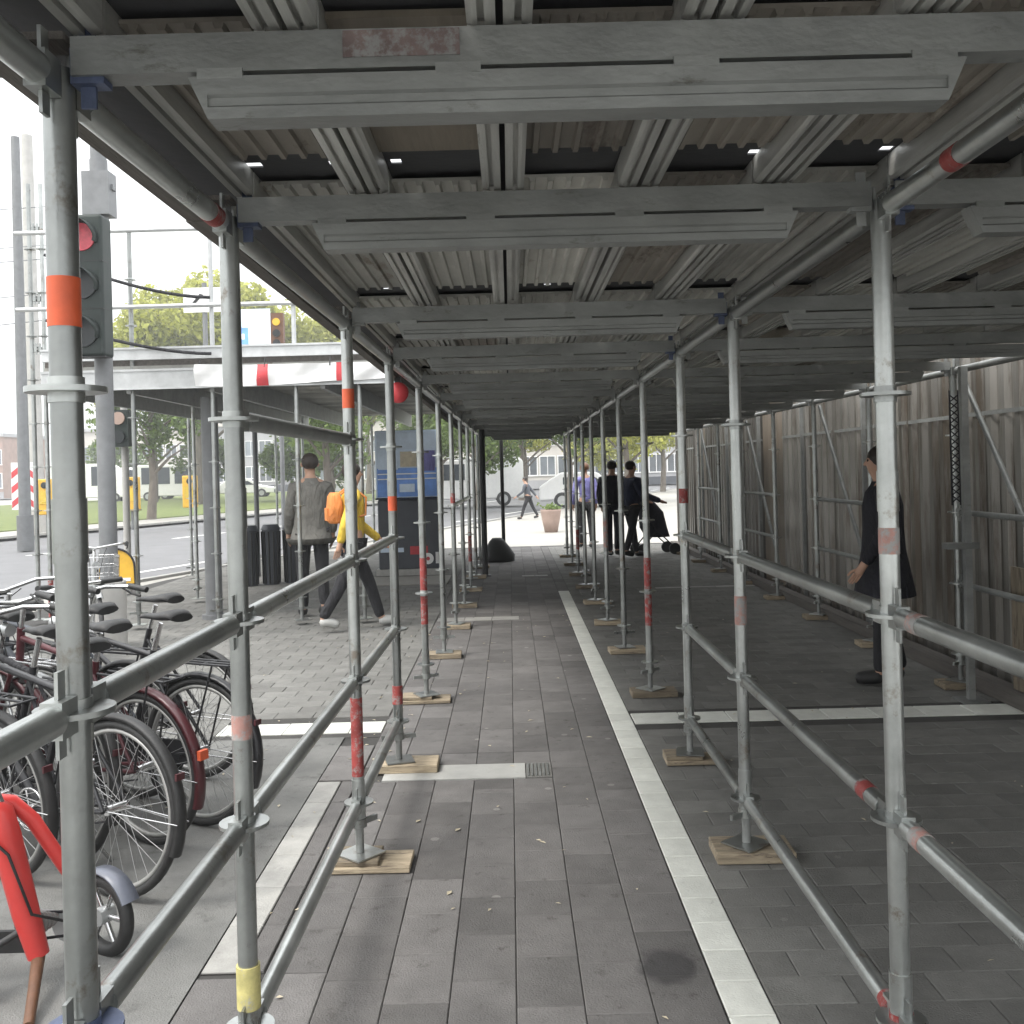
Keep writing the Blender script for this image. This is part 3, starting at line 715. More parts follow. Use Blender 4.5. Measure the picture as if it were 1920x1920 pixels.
for x in (.67, 1.52, 2.05): part('red_stripe', banner(x, x + .12, -.006), M['sign_red'], t)
for x in (.05, .75, 1.45, 2.15): part('tie', MB().tube((x, .0, 2.80), (x, .05, 2.90), .008, n=6), M['black'], t)
t = thing('warning_lamp', 'round red warning lamp hanging under the left roof edge', 'warning lamp', (-.735, 6.6, 2.09))
b = MB()
for zz in [0]:
    rings = [[(.115 * math.sin(p_) * math.cos(q), .07 * math.sin(p_) * math.sin(q), .12 - .115 * math.cos(p_)) for q in [j_ * math.pi / 8 for j_ in range(16)]] for p_ in [.15 + .28 * k for k in range(11)]]
    b.loft([[(x * .62, y * .62, z * .62) for x, y, z in r_] for r_ in rings])
part('lens', b, M['sign_red'], t); part('bracket', MB().box(-.02, .02, -.01, .01, .135, .18), M['black'], t)
# sagging cables
for k, (z0, z1) in enumerate(((4.05, 3.55), (3.35, 2.95))):
    pts = [(-4.9 + 1.75 * f, 10.5, z0 + (z1 - z0) * (1 - (1 - f) ** 1.6)) for f in [q / 12 for q in range(13)]]
    solo('cable', MB().path(pts, .018, n=6), M['trouser'], f'dark sagging cable behind the traffic light, {"upper" if k == 0 else "lower"} of two', 'cable', group='sagging cables above the canopy')

# ------------------------------------------------------------------ traffic light
t = thing('traffic_light', 'dark green traffic light showing red on a thick grey pole beside the nearest left post', 'traffic light', (-3.93, 9.6, 0))
part('pole', MB().tube((0, 0, .60), (0, 0, 4.75), .085, n=24), M['pole'], t)
b = MB(); b.tube((0, 0, 0), (0, 0, .64), .155, n=24); b.tube((0, 0, .64), (0, 0, .67), .155, .10, n=24)
part('pedestal', b, M['pole_light'], t)
b = MB(); b.box(-.13, .13, -.10, .10, 4.2, 4.62); b.tube((0, 0, 4.62), (0, 0, 5.0), .075, n=16); b.box(-.15, .15, -.04, .04, 4.45, 4.5)
part('bracket', b, M['pole'], t)
h = part('housing', MB().box(-.20, .15, -.34, -.10, 2.80, 4.14), M['green_house'], t); bevel(h, .03, 3)
for k, z in enumerate((3.92, 3.47, 3.02)):
    lz = part('lens', MB().tube((-.04, -.36, z), (-.04, -.342, z), .13, n=24), M['lens_red'] if k == 0 else M['lens_off'], t, label=['lit red lens', 'unlit amber lens', 'unlit green lens'][k])
    v = MB(); n = 18; vs = []; fs = []
    for q in range(n + 1):
        a_ = math.pi * (-.12 + 1.24 * q / n); dx, dz = math.cos(a_) * .155, math.sin(a_) * .155
        ln = .10 + .16 * max(0, math.sin(a_))
        vs += [(-.04 + dx, -.34, z + dz), (-.04 + dx * .97, -.34 - ln, z + dz * .97), (-.04 + dx * .94, -.34 - ln, z + dz * .94), (-.04 + dx * .94, -.34, z + dz * .94)]
    for q in range(n):
        for s_ in range(4): fs.append((q * 4 + s_, q * 4 + (s_ + 1) % 4, (q + 1) * 4 + (s_ + 1) % 4, (q + 1) * 4 + s_))
    v._add(vs, fs, True); part('visor', v, M['green_house'], t)
    part('seam', MB().box(-.202, .152, -.343, -.20, z - .226, z - .218), M['black'], t)
# round brown column under the canopy
t = thing('column', 'round grey-brown column standing under the crossing canopy', 'column', (-3.46, 11.4, 0))
part('shaft', MB().tube((0, 0, .05), (0, 0, 2.56), .095, n=24), M['pole'], t)
part('foot', MB().tube((0, 0, 0), (0, 0, .05), .14, n=24), M['pole'], t)

# signs behind
t = thing('direction_sign', 'white sign board with a black arrow above the crossing canopy', 'sign', (-5.2, 16, 0))
part('board', MB().box(-.03, .62, 0, .02, 4.32, 4.72), M['white'], t)
b = MB(); b.prism([(.07, 4.42), (.47, 4.42), (.47, 4.47), (.07, 4.47)], 'y', -.004, -.001); b.prism([(.07, 4.42), (.12, 4.42), (.30, 4.60), (.24, 4.62)], 'y', -.0075, -.0045)
part('arrow', b, M['black'], t)
part('post', MB().tube((.3, .05, 0), (.3, .05, 4.8), .04, n=10), M['pole'], t)
t = thing('street_sign', 'blue and pale grey sign board behind the third left post', 'sign', (-4.45, 16, 0))
part('board', MB().box(0, .62, 0, .02, 3.55, 4.35), M['paleblue'], t)
part('blue_field', MB().box(.02, .26, -.004, -.001, 3.72, 4.05), M['blue_panel'], t)
part('white_field', MB().box(.08, .20, -.008, -.005, 3.86, 3.95), M['white'], t)
part('post', MB().tube((.31, .05, 0), (.31, .05, 3.8), .04, n=10), M['pole'], t)
t = thing('amber_signal', 'small amber and brown signal head above the crossing canopy', 'traffic signal', (-5.1, 22, 0))
part('post', MB().tube((0, .1, 0), (0, .1, 5.2), .05, n=10), M['pole'], t)
part('housing', MB().box(-.15, .15, -.12, .05, 4.45, 5.25), M['brown'], t)
for z in (5.05, 4.8, 4.58): part('lens', MB().tube((0, -.15, z), (0, -.12, z), .085, n=14), M['sign_yellow'] if z > 5 else M['lens_off'], t)
t = thing('crossing_signal', 'small signal head with an orange light under the canopy near the traffic light pole', 'traffic signal', (-5.5, 14, 0))
part('post', MB().tube((0, .1, 0), (0, .1, 2.9), .05, n=10), M['pole_light'], t)
part('housing', MB().box(-.13, .13, -.1, .05, 2.1, 2.62), M['green_house'], t)
part('lens', MB().tube((0, -.13, 2.5), (0, -.1, 2.5), .09, n=14), M['terracotta'], t); part('lens', MB().tube((0, -.13, 2.24), (0, -.1, 2.24), .09, n=14), M['lens_off'], t)

# tall poles at the far left
t = thing('lamp_mast', 'tall dark slim mast left of the nearest left post', 'mast', (-12.33, 25, -.1))
part('shaft', MB().tube((0, 0, 0), (0, 0, 10.5), .15, .105, n=16), M['pole'], t); part('foot', MB().tube((0, 0, 0), (0, 0, .9), .2, n=16), M['pole'], t)
t = thing('lamp_mast', 'thick pale mast just right of the dark slim mast', 'mast', (-15.4, 32, -.1))
part('shaft', MB().tube((0, 0, 0), (0, 0, 13), .26, .17, n=16), M['pole_light'], t); part('foot', MB().tube((0, 0, 0), (0, 0, 1.0), .32, n=16), M['pole_light'], t)
for k, (z0, z1) in enumerate(((9.4, 8.9), (7.9, 7.6), (6.7, 6.75), (5.8, 6.1), (8.6, 8.2))):
    pts = [(-30 + 18 * f, 26 + k * .3, z0 + (z1 - z0) * f - .4 * math.sin(math.pi * f)) for f in [q / 10 for q in range(11)]]
    solo('overhead_wire', MB().path(pts, .014, n=5), M['pole'], f'thin tram wire reaching the left masts, {ORD[k]} listed from the top'.replace('nearest listed', 'first listed'), 'wire', group='tram wires at the left edge')
# chevron marker, yellow boxes
t = thing('chevron_marker', 'red and white arrow marker on the verge at the left edge', 'road marker', (-14.95, 30.2, 0))
part('board', MB().box(-.34, .34, 0, .03, .80, 2.25), M['white'], t)
for z in (.85, 1.30, 1.75):
    b = MB(); b.prism([(-.33, z), (0, z + .26), (.33, z), (.33, z + .2), (0, z + .46), (-.33, z + .2)], 'y', -.006, -.001); part('red_chevron', b, M['sign_red'], t)
part('post', MB().tube((.05, .06, 0), (.05, .06, 1.6), .04, n=10), M['pole'], t)
for k, (x, y, lab) in enumerate(((-14.3, 30.4, 'yellow signal box beside the chevron marker'), (-12.3, 32, 'yellow signal box right of the traffic light pole'), (-11.05, 34, 'yellow signal box under the crossing canopy beside the column'))):
    t = thing('signal_box', lab, 'signal box', (x, y, 0), .1 * k, 'yellow signal boxes across the road')
    o = part('case', MB().box(-.24, .24, -.16, .16, .62, 1.72), M['sign_yellow'], t); bevel(o, .03, 2)
    part('door', MB().box(-.17, .17, -.175, -.16, .95, 1.35), M['yellow'], t)
    part('lamp', MB().tube((0, -.19, 1.53), (0, -.16, 1.53), .1, n=14), M['lens_off'], t)
    part('post', MB().tube((0, 0, -.0), (0, 0, .62), .045, n=10), M['pole'], t)
t = thing('yellow_sign', 'rounded amber sign half hidden by the traffic light pole', 'sign', (-4.22, 10.5, 0))
b = MB(); ring = []
for q in range(17): ring.append((.19 * math.cos(math.pi * q / 16), .70 + .19 * math.sin(math.pi * q / 16)))
ring += [(-.19, .52), (.19, .52)]
b.prism(ring, 'y', 0, .03); part('board', b, M['sign_yellow'], t)
b = MB(); b.path([(x * 1.03, -.005, .70 + (z - .70) * 1.03) for x, z in ring], .012, n=6, closed=True); part('rim', b, M['trouser'], t)
part('white_stripe', MB().box(-.15, .15, -.006, -.002, .55, .585), M['white'], t)
part('stand', MB().box(-.025, .025, .032, .06, 0, .6), M['black'], t)

# ------------------------------------------------------------------ bins, kiosk, small things under the canopy
for k in range(3):
    t = thing('litter_bin', f'dark ribbed litter bin under the crossing canopy, {["left", "middle", "right"][k]} of three', 'litter bin', (-3.92 + k * .29, 14.7 + k * .15, 0), 0, 'dark litter bins')
    b = MB(); b.tube((0, 0, .0), (0, 0, .82), .115, .13, n=20)
    part('body', b, M['slate'], t)
    for q in range(12):
        a_ = q * math.pi / 6; part('slat', MB().tube((math.cos(a_) * .125, math.sin(a_) * .125, .02), (math.cos(a_) * .14, math.sin(a_) * .14, .80), .014, n=6), M['black'], t)
    part('lid', MB().tube((0, 0, .82), (0, 0, .90), .155, .11, n=20), M['slate'], t)
t = thing('kiosk', 'tall blue and slate kiosk with printed panels on the left of the walkway', 'kiosk', (-1.63, 15.6, 0))
o = part('cabinet', MB().box(-.48, .48, .0, .7, .10, 1.20), M['slate'], t); bevel(o, .015, 1)
part('plinth', MB().box(-.52, .52, -.05, .75, .004, .10), M['pale_stone'], t)
o = part('upper_case', MB().box(-.50, .50, -.02, .72, 1.22, 2.30), M['paleblue'], t); bevel(o, .02, 2)
part('blue_panel', MB().box(-.47, .47, -.031, -.0215, 1.25, 1.70), M['blue_panel'], t)
part('shelf', MB().box(-.5, .5, -.07, .1, 1.205, 1.235), M['navy'], t)
part('header_panel', MB().box(-.46, .46, -.034, -.021, 2.0, 2.27), M['paleblue'], t)
part('picture', MB().box(-.10, .16, -.034, -.021, 1.72, 1.96), M['beige'], t)
part('picture', MB().box(-.45, -.14, -.034, -.021, 1.68, 1.95), M['paleblue'], t)
part('picture', MB().box(.22, .45, -.034, -.021, 1.65, 1.97), M['lilac'], t)
for z in (1.60, 1.52): part('white_line', MB().box(-.46, .46, -.036, -.021, z, z + .018), M['white'], t)
part('bright_field', MB().box(-.12, .12, -.036, -.021, 1.32, 1.45), M['paleblue'], t)
part('pale_plate', MB().box(-.45, -.08, -.012, -.001, .37, .44), M['paleblue'], t)
part('red_plate', MB().box(.02, .30, -.012, -.001, .33, .46), M['sign_red'], t)
b = MB(); b.tube((.30, -.020, .26), (.30, -.013, .26), .09, n=20); part('round_plate', b, M['white'], t)
part('red_dot', MB().tube((.30, -.026, .26), (.30, -.0205, .26), .03, n=14), M['sign_red'], t)
for x in (.42,): part('pale_plate', MB().box(x, x + .05, -.013, -.002, .18, .36), M['white'], t)
solo('pale_mat', MB().box(-2.3, -.95, 14.2, 15.3, .002, .018), M['plaza'], 'pale flat slab on the ground before the blue kiosk', 'slab')
t = thing('rubber_base', 'low dark heap of rubber feet at the end of the left posts', 'rubber base', (-.26, 17.6, 0))
b = MB(); rings = []
for zz, rr in ((.003, .30), (.12, .29), (.24, .22), (.36, .14), (.42, .08)): rings.append([(rr * math.cos(q) * (1 + .08 * math.sin(3 * q + zz * 9)), rr * .8 * math.sin(q), zz) for q in [j_ * math.pi / 8 for j_ in range(16)]])
b.loft(rings); part('heap', b, M['black'], t)
for k, (x, lab, rr) in enumerate(((-.42, 'dark thick post at the far left end of the walkway', .045), (-.15, 'dark post standing beyond the left posts', .035))):
    t = thing('end_post', lab, 'post', (x, (15.2, 18.4)[k], 0)); part('shaft', MB().tube((0, 0, 0), (0, 0, 2.3), rr, n=14), M['black'], t); part('foot', MB().box(-.09, .09, -.09, .09, 0, .02), M['black'], t)

# ------------------------------------------------------------------ bicycles
def wheel(t, x, z, r, tyre=.019, nsp=28, y=0, rimm='rim_alu'):
    wv = MB(); pts = [(x + r * math.cos(a_), y, z + r * math.sin(a_)) for a_ in [k * 2 * math.pi / 48 for k in range(48)]]
    wv.path(pts, tyre, n=8, closed=True)
    wl = part('wheel', MB().tube((x, y - .045, z), (x, y + .045, z), .02, n=12), M['chrome'], t)
    part('tyre', wv, M['black'], wl)
    b = MB(); rp = r - tyre - .006
    b.path([(x + rp * math.cos(a_), y, z + rp * math.sin(a_)) for a_ in [k * 2 * math.pi / 48 for k in range(48)]], .011, n=6, closed=True)
    part('rim', b, M[rimm], wl)
    b = MB()
    for k in range(nsp):
        a_ = k * 2 * math.pi / nsp; a2 = a_ + (.35 if k % 2 else -.35); s = .03 * (1 if k % 4 < 2 else -1)
        b.tube((x + .02 * math.cos(a2), y + s, z + .02 * math.sin(a2)), (x + rp * math.cos(a_), y, z + rp * math.sin(a_)), .0013, n=4, cap=False)
    o = part('spokes', b, M['spoke'], wl); o['kind'] = 'stuff'
    return wl
def fender(t, x, z, r, a0, a1, m, wd=.028, y=0):
    n = 20; vs = []; fs = []
    for k in range(n + 1):
        a_ = a0 + (a1 - a0) * k / n; c, s = math.cos(a_), math.sin(a_)
        for (dy, dr) in ((-wd, -.016), (-wd * .7, 0), (0, .007), (wd * .7, 0), (wd, -.016), (wd * .7, -.004), (0, .003), (-wd * .7, -.004)):
            vs.append((x + (r + dr) * c, y + dy, z + (r + dr) * s))
    for k in range(n):
        for q in range(8): fs.append((k * 8 + q, k * 8 + (q + 1) % 8, (k + 1) * 8 + (q + 1) % 8, (k + 1) * 8 + q))
    b = MB(); b._add(vs, fs, True); part('mudguard', b, M[m], t)
    b = MB()
    for s in (-1, 1):
        am = a0 + (a1 - a0) * .12; b.tube((x, y + s * .05, z), (x + r * math.cos(am), y + s * wd, z + r * math.sin(am)), .003, n=5)
    part('mudguard_stay', b, M['chrome'], t)
def saddle_mesh(x, z, L_=.27, y=0):
    b = MB(); rings = []
    for f, hw, h_, dz in ((0, .07, .045, .0), (.12, .085, .06, .012), (.35, .075, .055, .006), (.6, .035, .04, .0), (.85, .02, .03, .0), (1, .008, .015, -.006)):
        rings.append([(x - L_ * .45 + f * L_, y + hw * math.cos(q), z + dz + h_ * .5 * math.sin(q) * (1 if math.sin(q) > 0 else .8)) for q in [j_ * math.pi / 6 for j_ in range(12)]])
    return b.loft(rings)
def bicycle(label, loc, rz, frame='blackgloss', fend='blackgloss', hb='city', rack=True, saddle='black', lean=.06, basket=False, step=False, rear_light=False, grp='bicycles parked on the left', guard=False, steer=.0):
    t = thing('bicycle', label, 'bicycle', loc, rz, grp); t.rotation_euler = (lean, 0, rz)
    r = .345; ra = (0, r); fa = (1.08, r)
    bb = (.45, .29); st = (.30, .80); ht = (.86, .92); hbm = (.90, .70)
    b = MB()
    def T(p, q, rr, y0=0, y1=0): b.tube((p[0], y0, p[1]), (q[0], y1, q[1]), rr, n=10)
    T(bb, st, .016); T(hbm, ht, .019); T(bb, (hbm[0] - .01, hbm[1] + .03), .019)
    if step: T((bb[0] - .05, bb[1] + .17), (hbm[0] - .02, hbm[1] + .10), .016)
    else: T((st[0], st[1] - .03), (ht[0], ht[1] - .05), .015)
    for s in (-1, 1):
        T(ra, (st[0], st[1] - .06), .0085, s * .06, s * .02); T(ra, bb, .0095, s * .06, s * .03)
    part('frame', b, M[frame], t)
    b = MB()
    for s in (-1, 1):
        b.path([(fa[0], s * .052, fa[1]), (fa[0] - .09, s * .05, fa[1] + .18), (hbm[0] + .0, s * .035, hbm[1] + .02)], [.008, .011, .013], n=8)
    b.tube((hbm[0], -.045, hbm[1] + .02), (hbm[0], .045, hbm[1] + .02), .014, n=8)
    part('fork', b, M[frame], t)
    wheel(t, ra[0], ra[1], r - .019); wheel(t, fa[0], fa[1], r - .019)
    fender(t, ra[0], ra[1], r + .018, math.pi * (1.12 if not guard else 1.12), math.pi * .18, fend)
    fender(t, fa[0], fa[1], r + .018, math.pi * 1.18, math.pi * .32, fend)
    # crank, chain
    b = MB(); b.path([(bb[0] + .085 * math.cos(a_), .045, bb[1] + .085 * math.sin(a_)) for a_ in [k * math.pi / 12 for k in range(24)]], .006, n=5, closed=True)
    b.tube((bb[0], -.06, bb[1]), (bb[0], .06, bb[1]), .022, n=12)
    for k in range(5):
        a_ = k * 2 * math.pi / 5; b.tube((bb[0], .045, bb[1]), (bb[0] + .08 * math.cos(a_), .045, bb[1] + .08 * math.sin(a_)), .006, n=5)
    part('chainring', b, M['chrome'], t)
    b = MB(); b.path([(0, .045, r + .04), (bb[0], .045, bb[1] + .085)], .004, n=5); b.path([(0, .045, r - .04), (bb[0], .045, bb[1] - .085)], .004, n=5); part('chain', b, M['trouser'], t)
    if guard:
        b = MB(); b.prism([(-.03, .40), (bb[0], .395), (bb[0] + .09, .33), (bb[0] + .09, .24), (bb[0], .19), (-.03, .31)], 'y', .052, .062); part('chain_guard', b, M['blackgloss'], t)
    for s, a_ in ((1, -.9), (-1, math.pi - .9)):
        e_ = (bb[0] + .17 * math.cos(a_), s * .075, bb[1] + .17 * math.sin(a_))
        cr = part('crank', MB().tube((bb[0], s * .065, bb[1]), e_, .009, n=8), M['chrome'], t)
        part('pedal', MB().box(e_[0] - .045, e_[0] + .045, min(e_[1] + s * .01, e_[1] + s * .10), max(e_[1] + s * .01, e_[1] + s * .10), e_[2] - .012, e_[2] + .012), M['black'], cr)
    # seat
    part('seat_post', MB().tube((st[0], 0, st[1]), (st[0] - .04, 0, .93), .0135, n=10), M['chrome'], t)
    part('saddle', saddle_mesh(st[0] - .06, .96), M[saddle], t)
    # handlebar
    b = MB(); b.tube((ht[0], 0, ht[1]), (ht[0] - .03, 0, 1.03), .0125, n=10)
    if hb == 'city': pts = [(ht[0] - .20, .29, 1.06), (ht[0] - .10, .28, 1.075), (ht[0] - .0, .20, 1.075), (ht[0] + .02, .0, 1.04), (ht[0], -.20, 1.075), (ht[0] - .10, -.28, 1.075), (ht[0] - .20, -.29, 1.06)]
    else: pts = [(ht[0] - .08, .31, 1.04), (ht[0] - .01, .12, 1.03), (ht[0] - .01, -.12, 1.03), (ht[0] - .08, -.31, 1.04)]
    b.path(pts, .0115, n=8); part('handlebar', b, M['chrome'], t)
    for s in (0, -1):
        p0 = Vector(pts[s]); p1 = Vector(pts[1 if s == 0 else -2]); d = (p1 - p0)
        part('grip', MB().tube(p0 - d * .05, p0 + d.normalized() * .12, .016, n=10), M['black'], t)
        part('brake_lever', MB().path([p0 + d.normalized() * .14 + Vector((.03, 0, -.01)), p0 + d.normalized() * .05 + Vector((.05, 0, -.03)), p0 + Vector((.04, 0, -.035))], .006, n=6), M['black'], t)
    b = MB(); b.path([(ht[0] + .0, .1, 1.04), (ht[0] + .10, .06, .98), (hbm[0] + .05, .02, .75)], .003, n=5); b.path([(ht[0] + .0, -.1, 1.04), (ht[0] + .12, -.05, .95), (hbm[0] - .1, -.02, .70)], .003, n=5); part('brake_cable', b, M['black'], t)
    part('headlamp', MB().tube((ht[0] + .09, 0, .90), (ht[0] + .14, 0, .90), .03, .035, n=14), M['silver'], t)
    if rack:
        b = MB()
        for s in (-.055, 0, .055): b.tube((-.22, s, .76), (.22, s, .76), .006, n=6)
        for x in (-.22, -.05, .12): b.tube((x, -.06, .758), (x, .06, .758), .006, n=6)
        for s in (-1, 1): b.tube((-.0, s * .06, r), (-.12, s * .055, .76), .005, n=6)
        part('rack', b, M['blackgloss' if frame != 'silver' else 'chrome'], t)
    part('rear_reflector', MB().box(-.348, -.338, -.02, .02, .495, .52) if not rear_light else MB().box(-.385, -.365, -.022, .022, .43, .47), M['orange'] if rear_light else M['maroon'], t)
    b = MB(); b.tube((.36, -.05, .28), (.30, -.24, .02), .008, n=8); part('kickstand', b, M['chrome'], t)
    if basket:
        b = MB()
        for z in (.82, .90, .98): b.path([(1.0 + .17 * sx_, .16 * sy_, z) for sx_, sy_ in ((-1, -1), (1, -1), (1, 1), (-1, 1))], .004, n=5, closed=True)
        for q in range(9):
            for s in (-1, 1):
                b.tube((.83 + .34 * q / 8, s * .16, .80), (.83 + .34 * q / 8, s * .16, 1.0), .003, n=4); b.tube((1.0 + s * .17, -.16 + .32 * q / 8, .80), (1.0 + s * .17, -.16 + .32 * q / 8, 1.0), .003, n=4)
        part('basket', b, M['chrome'], t)
    return t
RZ = R(150)   # pointing left and away
bicycle('black bicycle whose rear wheel stands nearest, behind the nearest left post', (-1.585, 3.84, 0), R(152), 'blackgloss', 'black', rack=False, saddle='black', lean=.05)
bicycle('maroon bicycle with a maroon rear mudguard and an orange reflector', (-1.65, 4.40, 0), R(149), 'maroon', 'maroon', rack=True, saddle='black', lean=-.04, rear_light=True)
bicycle('black city bicycle with a long black mudguard, farthest right of the row', (-1.50, 4.62, 0), R(154), 'blackgloss', 'blackgloss', rack=True, saddle='black', lean=.05, guard=True)
bicycle('dark bicycle with a wide saddle at the left edge, second row', (-2.12, 4.05, 0), R(150), 'blackgloss', 'black', hb='flat', rack=True, lean=-.06)
bicycle('silver bicycle with pale frame among the dark bicycles at the left edge', (-2.35, 4.75, 0), R(147), 'silver', 'silver', hb='flat', rack=True, lean=.05, guard=True)
bicycle('dark bicycle with a raised handlebar beside the grey pedestal', (-1.75, 5.35, 0), R(160), 'blackgloss', 'black', hb='flat', rack=False, lean=.03, step=True)
bicycle('pale silver bicycle with a wire basket farthest back near the road', (-4.1, 9.3, 0), R(-60), 'silver', 'silver', hb='city', rack=True, lean=-.04, basket=True, step=True)
bicycle('black bicycle behind the silver one at the left edge', (-2.9, 5.4, 0), R(148), 'blackgloss', 'black', rack=True, lean=.05)
bicycle('black bicycle squeezed between the nearest one and the maroon one', (-1.95, 4.22, 0), R(146), 'trouser', 'black', hb='flat', rack=True, lean=.07)
bicycle('dark grey bicycle beyond the black city bicycle', (-1.95, 5.05, 0), R(156), 'slate', 'black', hb='city', rack=True, lean=-.05)
bicycle('dark bicycle nearest the left edge, its bars over the others', (-2.45, 4.35, 0), R(140), 'trouser', 'black', hb='flat', rack=False, lean=.04)
# bicycle on the far verge at the left image edge
bicycle('lone bicycle on the far verge at the left edge', (-14.9, 27.5, -.10), R(185), 'blackgloss', 'black', rack=False, lean=0, grp='bicycles across the road')

# red folding bicycle, cut by the picture edge
t = thing('folding_bicycle', 'red folding bicycle with a thick frame and small wheels at the lower left edge', 'folding bicycle', (0, 0, 0), 0)
def TT(name, pts, rr, m, n=14, lab=None):
    o = part(name, MB().path(pts, rr, n=n), M[m], t)
    if lab: o['label'] = lab
TT('frame', [(-1.76, 3.14, .60), (-1.70, 3.155, .60), (-1.665, 3.16, .57), (-1.652, 3.17, .49), (-1.60, 3.18, .24), (-1.562, 3.18, .10)], [.034, .038, .043, .046, .042, .034], 'red')
TT('stay', [(-1.70, 3.19, .60), (-1.655, 3.22, .585), (-1.60, 3.24, .52), (-1.50, 3.30, .30), (-1.455, 3.34, .16)], [.024, .024, .024, .022, .016], 'red')
TT('main_tube', [(-1.66, 3.17, .50), (-1.95, 3.05, .42), (-2.35, 2.90, .50)], [.04, .042, .04], 'red')
TT('kickstand', [(-1.562, 3.18, .10), (-1.52, 3.06, .055), (-1.475, 2.93, .010)], [.021, .018, .016], 'brown')
part('chain_guard', MB().box(-1.78, -1.60, 3.20, 3.215, .10, .17), M['black'], t)
part('silver_cover', MB().tube((-1.515, 3.27, .15), (-1.505, 3.32, .15), .05, n=20), M['silver'], t)
def small_wheel(cx_, cy_, r_, dirx):
    dd = Vector(dirx).normalized(); cc = Vector((cx_, cy_, r_ + .012))
    side = dd.cross(Vector((0, 0, 1)))
    pts = [cc + dd * r_ * math.cos(a_) + Vector((0, 0, 1)) * r_ * math.sin(a_) for a_ in [k * math.pi / 18 for k in range(36)]]
    wl = part('wheel', MB().tube(cc - side * .03, cc + side * .03, .03, n=14), M['silver'], t)
    part('tyre', MB().path(pts, .024, n=10, closed=True), M['black'], wl)
    b = MB()
    for k in range(6):
        a_ = k * math.pi / 3; e_ = cc + dd * (r_ - .02) * math.cos(a_) + Vector((0, 0, 1)) * (r_ - .02) * math.sin(a_); b.tube(cc, e_, .010, n=6)
    part('rim', b, M['chrome'], wl)
    return cc, dd, side
cc, dd, side = small_wheel(-1.44, 3.40, .118, (.86, -.5, 0))
b = MB(); vs = []; fs = []; n = 12
for k in range(n + 1):
    a_ = math.pi * (.15 + .75 * k / n); p_ = cc + dd * .160 * math.cos(a_) + Vector((0, 0, 1)) * .158 * math.sin(a_); p2 = cc + dd * .153 * math.cos(a_) + Vector((0, 0, 1)) * .151 * math.sin(a_)
    vs += [p_ - side * .034, p_ + side * .034, p2 + side * .034, p2 - side * .034]
for k in range(n):
    for q in range(4): fs.append((k * 4 + q, k * 4 + (q + 1) % 4, (k + 1) * 4 + (q + 1) % 4, (k + 1) * 4 + q))
b._add(vs, fs, True); part('mudguard', b, M['fender_grey'], t)
b = MB()
for k in range(5): b.tube((-1.60 + .012 * k, 3.20 + .01 * k, .19), (-1.60 + .012 * k, 3.215 + .01 * k, .19), .05 - .006 * k, n=18)
part('gears', b, M['rim_alu'], t)
part('crank', MB().tube((-1.60, 3.18, .19), (-1.72, 3.12, .13), .011, n=8), M['black'], t)
part('pedal', MB().box(-1.79, -1.69, 3.03, 3.11, .115, .14), M['black'], t)
b = MB(); b.path([(-1.60, 3.19, .235), (-1.44, 3.34, .17)], .005, n=5); b.path([(-1.60, 3.19, .145), (-1.44, 3.34, .10)], .005, n=5); part('chain', b, M['trouser'], t)
b = MB(); b.path([(-1.72, 3.10, .56), (-1.62, 3.12, .45), (-1.56, 3.14, .25), (-1.50, 3.28, .16)], .005, n=5); part('brake_cable', b, M['black'], t)
small_wheel(-2.45, 2.92, .15, (.95, -.2, 0))
part('seat_post', MB().tube((-1.665, 3.16, .60), (-1.74, 3.12, .86), .016, n=12), M['chrome'], t)
part('saddle', saddle_mesh(0, 0).mesh('saddle', M['black']), None, t)
sd_ = t.children[-1]; sd_.location = (-1.76, 3.11, .88); sd_.rotation_euler = (0, 0, R(195))
part('handlebar_stem', MB().tube((-2.36, 2.9, .48), (-2.30, 2.92, 1.0), .018, n=12), M['chrome'], t)
part('handlebar', MB().tube((-2.36, 2.68, 1.0), (-2.24, 3.16, 1.0), .012, n=12), M['chrome'], t)

# ------------------------------------------------------------------ people
dg = None
def skinned(name, verts, edges, radii, m, parent, sub=2, root=0):
    me = bpy.data.meshes.new(name); me.from_pydata([tuple(v) for v in verts], edges, [])
    o = bpy.data.objects.new(name, me); C.objects.link(o)
    sk = o.modifiers.new('skin', 'SKIN'); sk.use_smooth_shade = True
    for k, v in enumerate(me.skin_vertices[0].data):
        rr = radii[k]; v.radius = rr if isinstance(rr, tuple) else (rr, rr); v.use_root = (k == root)
    ss = o.modifiers.new('sub', 'SUBSURF'); ss.levels = sub; ss.render_levels = sub
    dgr = bpy.context.evaluated_depsgraph_get(); ev = o.evaluated_get(dgr)
    nm = bpy.data.meshes.new_from_object(ev); bpy.data.objects.remove(o); bpy.data.meshes.remove(me)
    nm.name = name; nm.materials.clear(); nm.materials.append(m)
    nm.polygons.foreach_set('use_smooth', [True] * len(nm.polygons))
    return link(name, nm, parent)
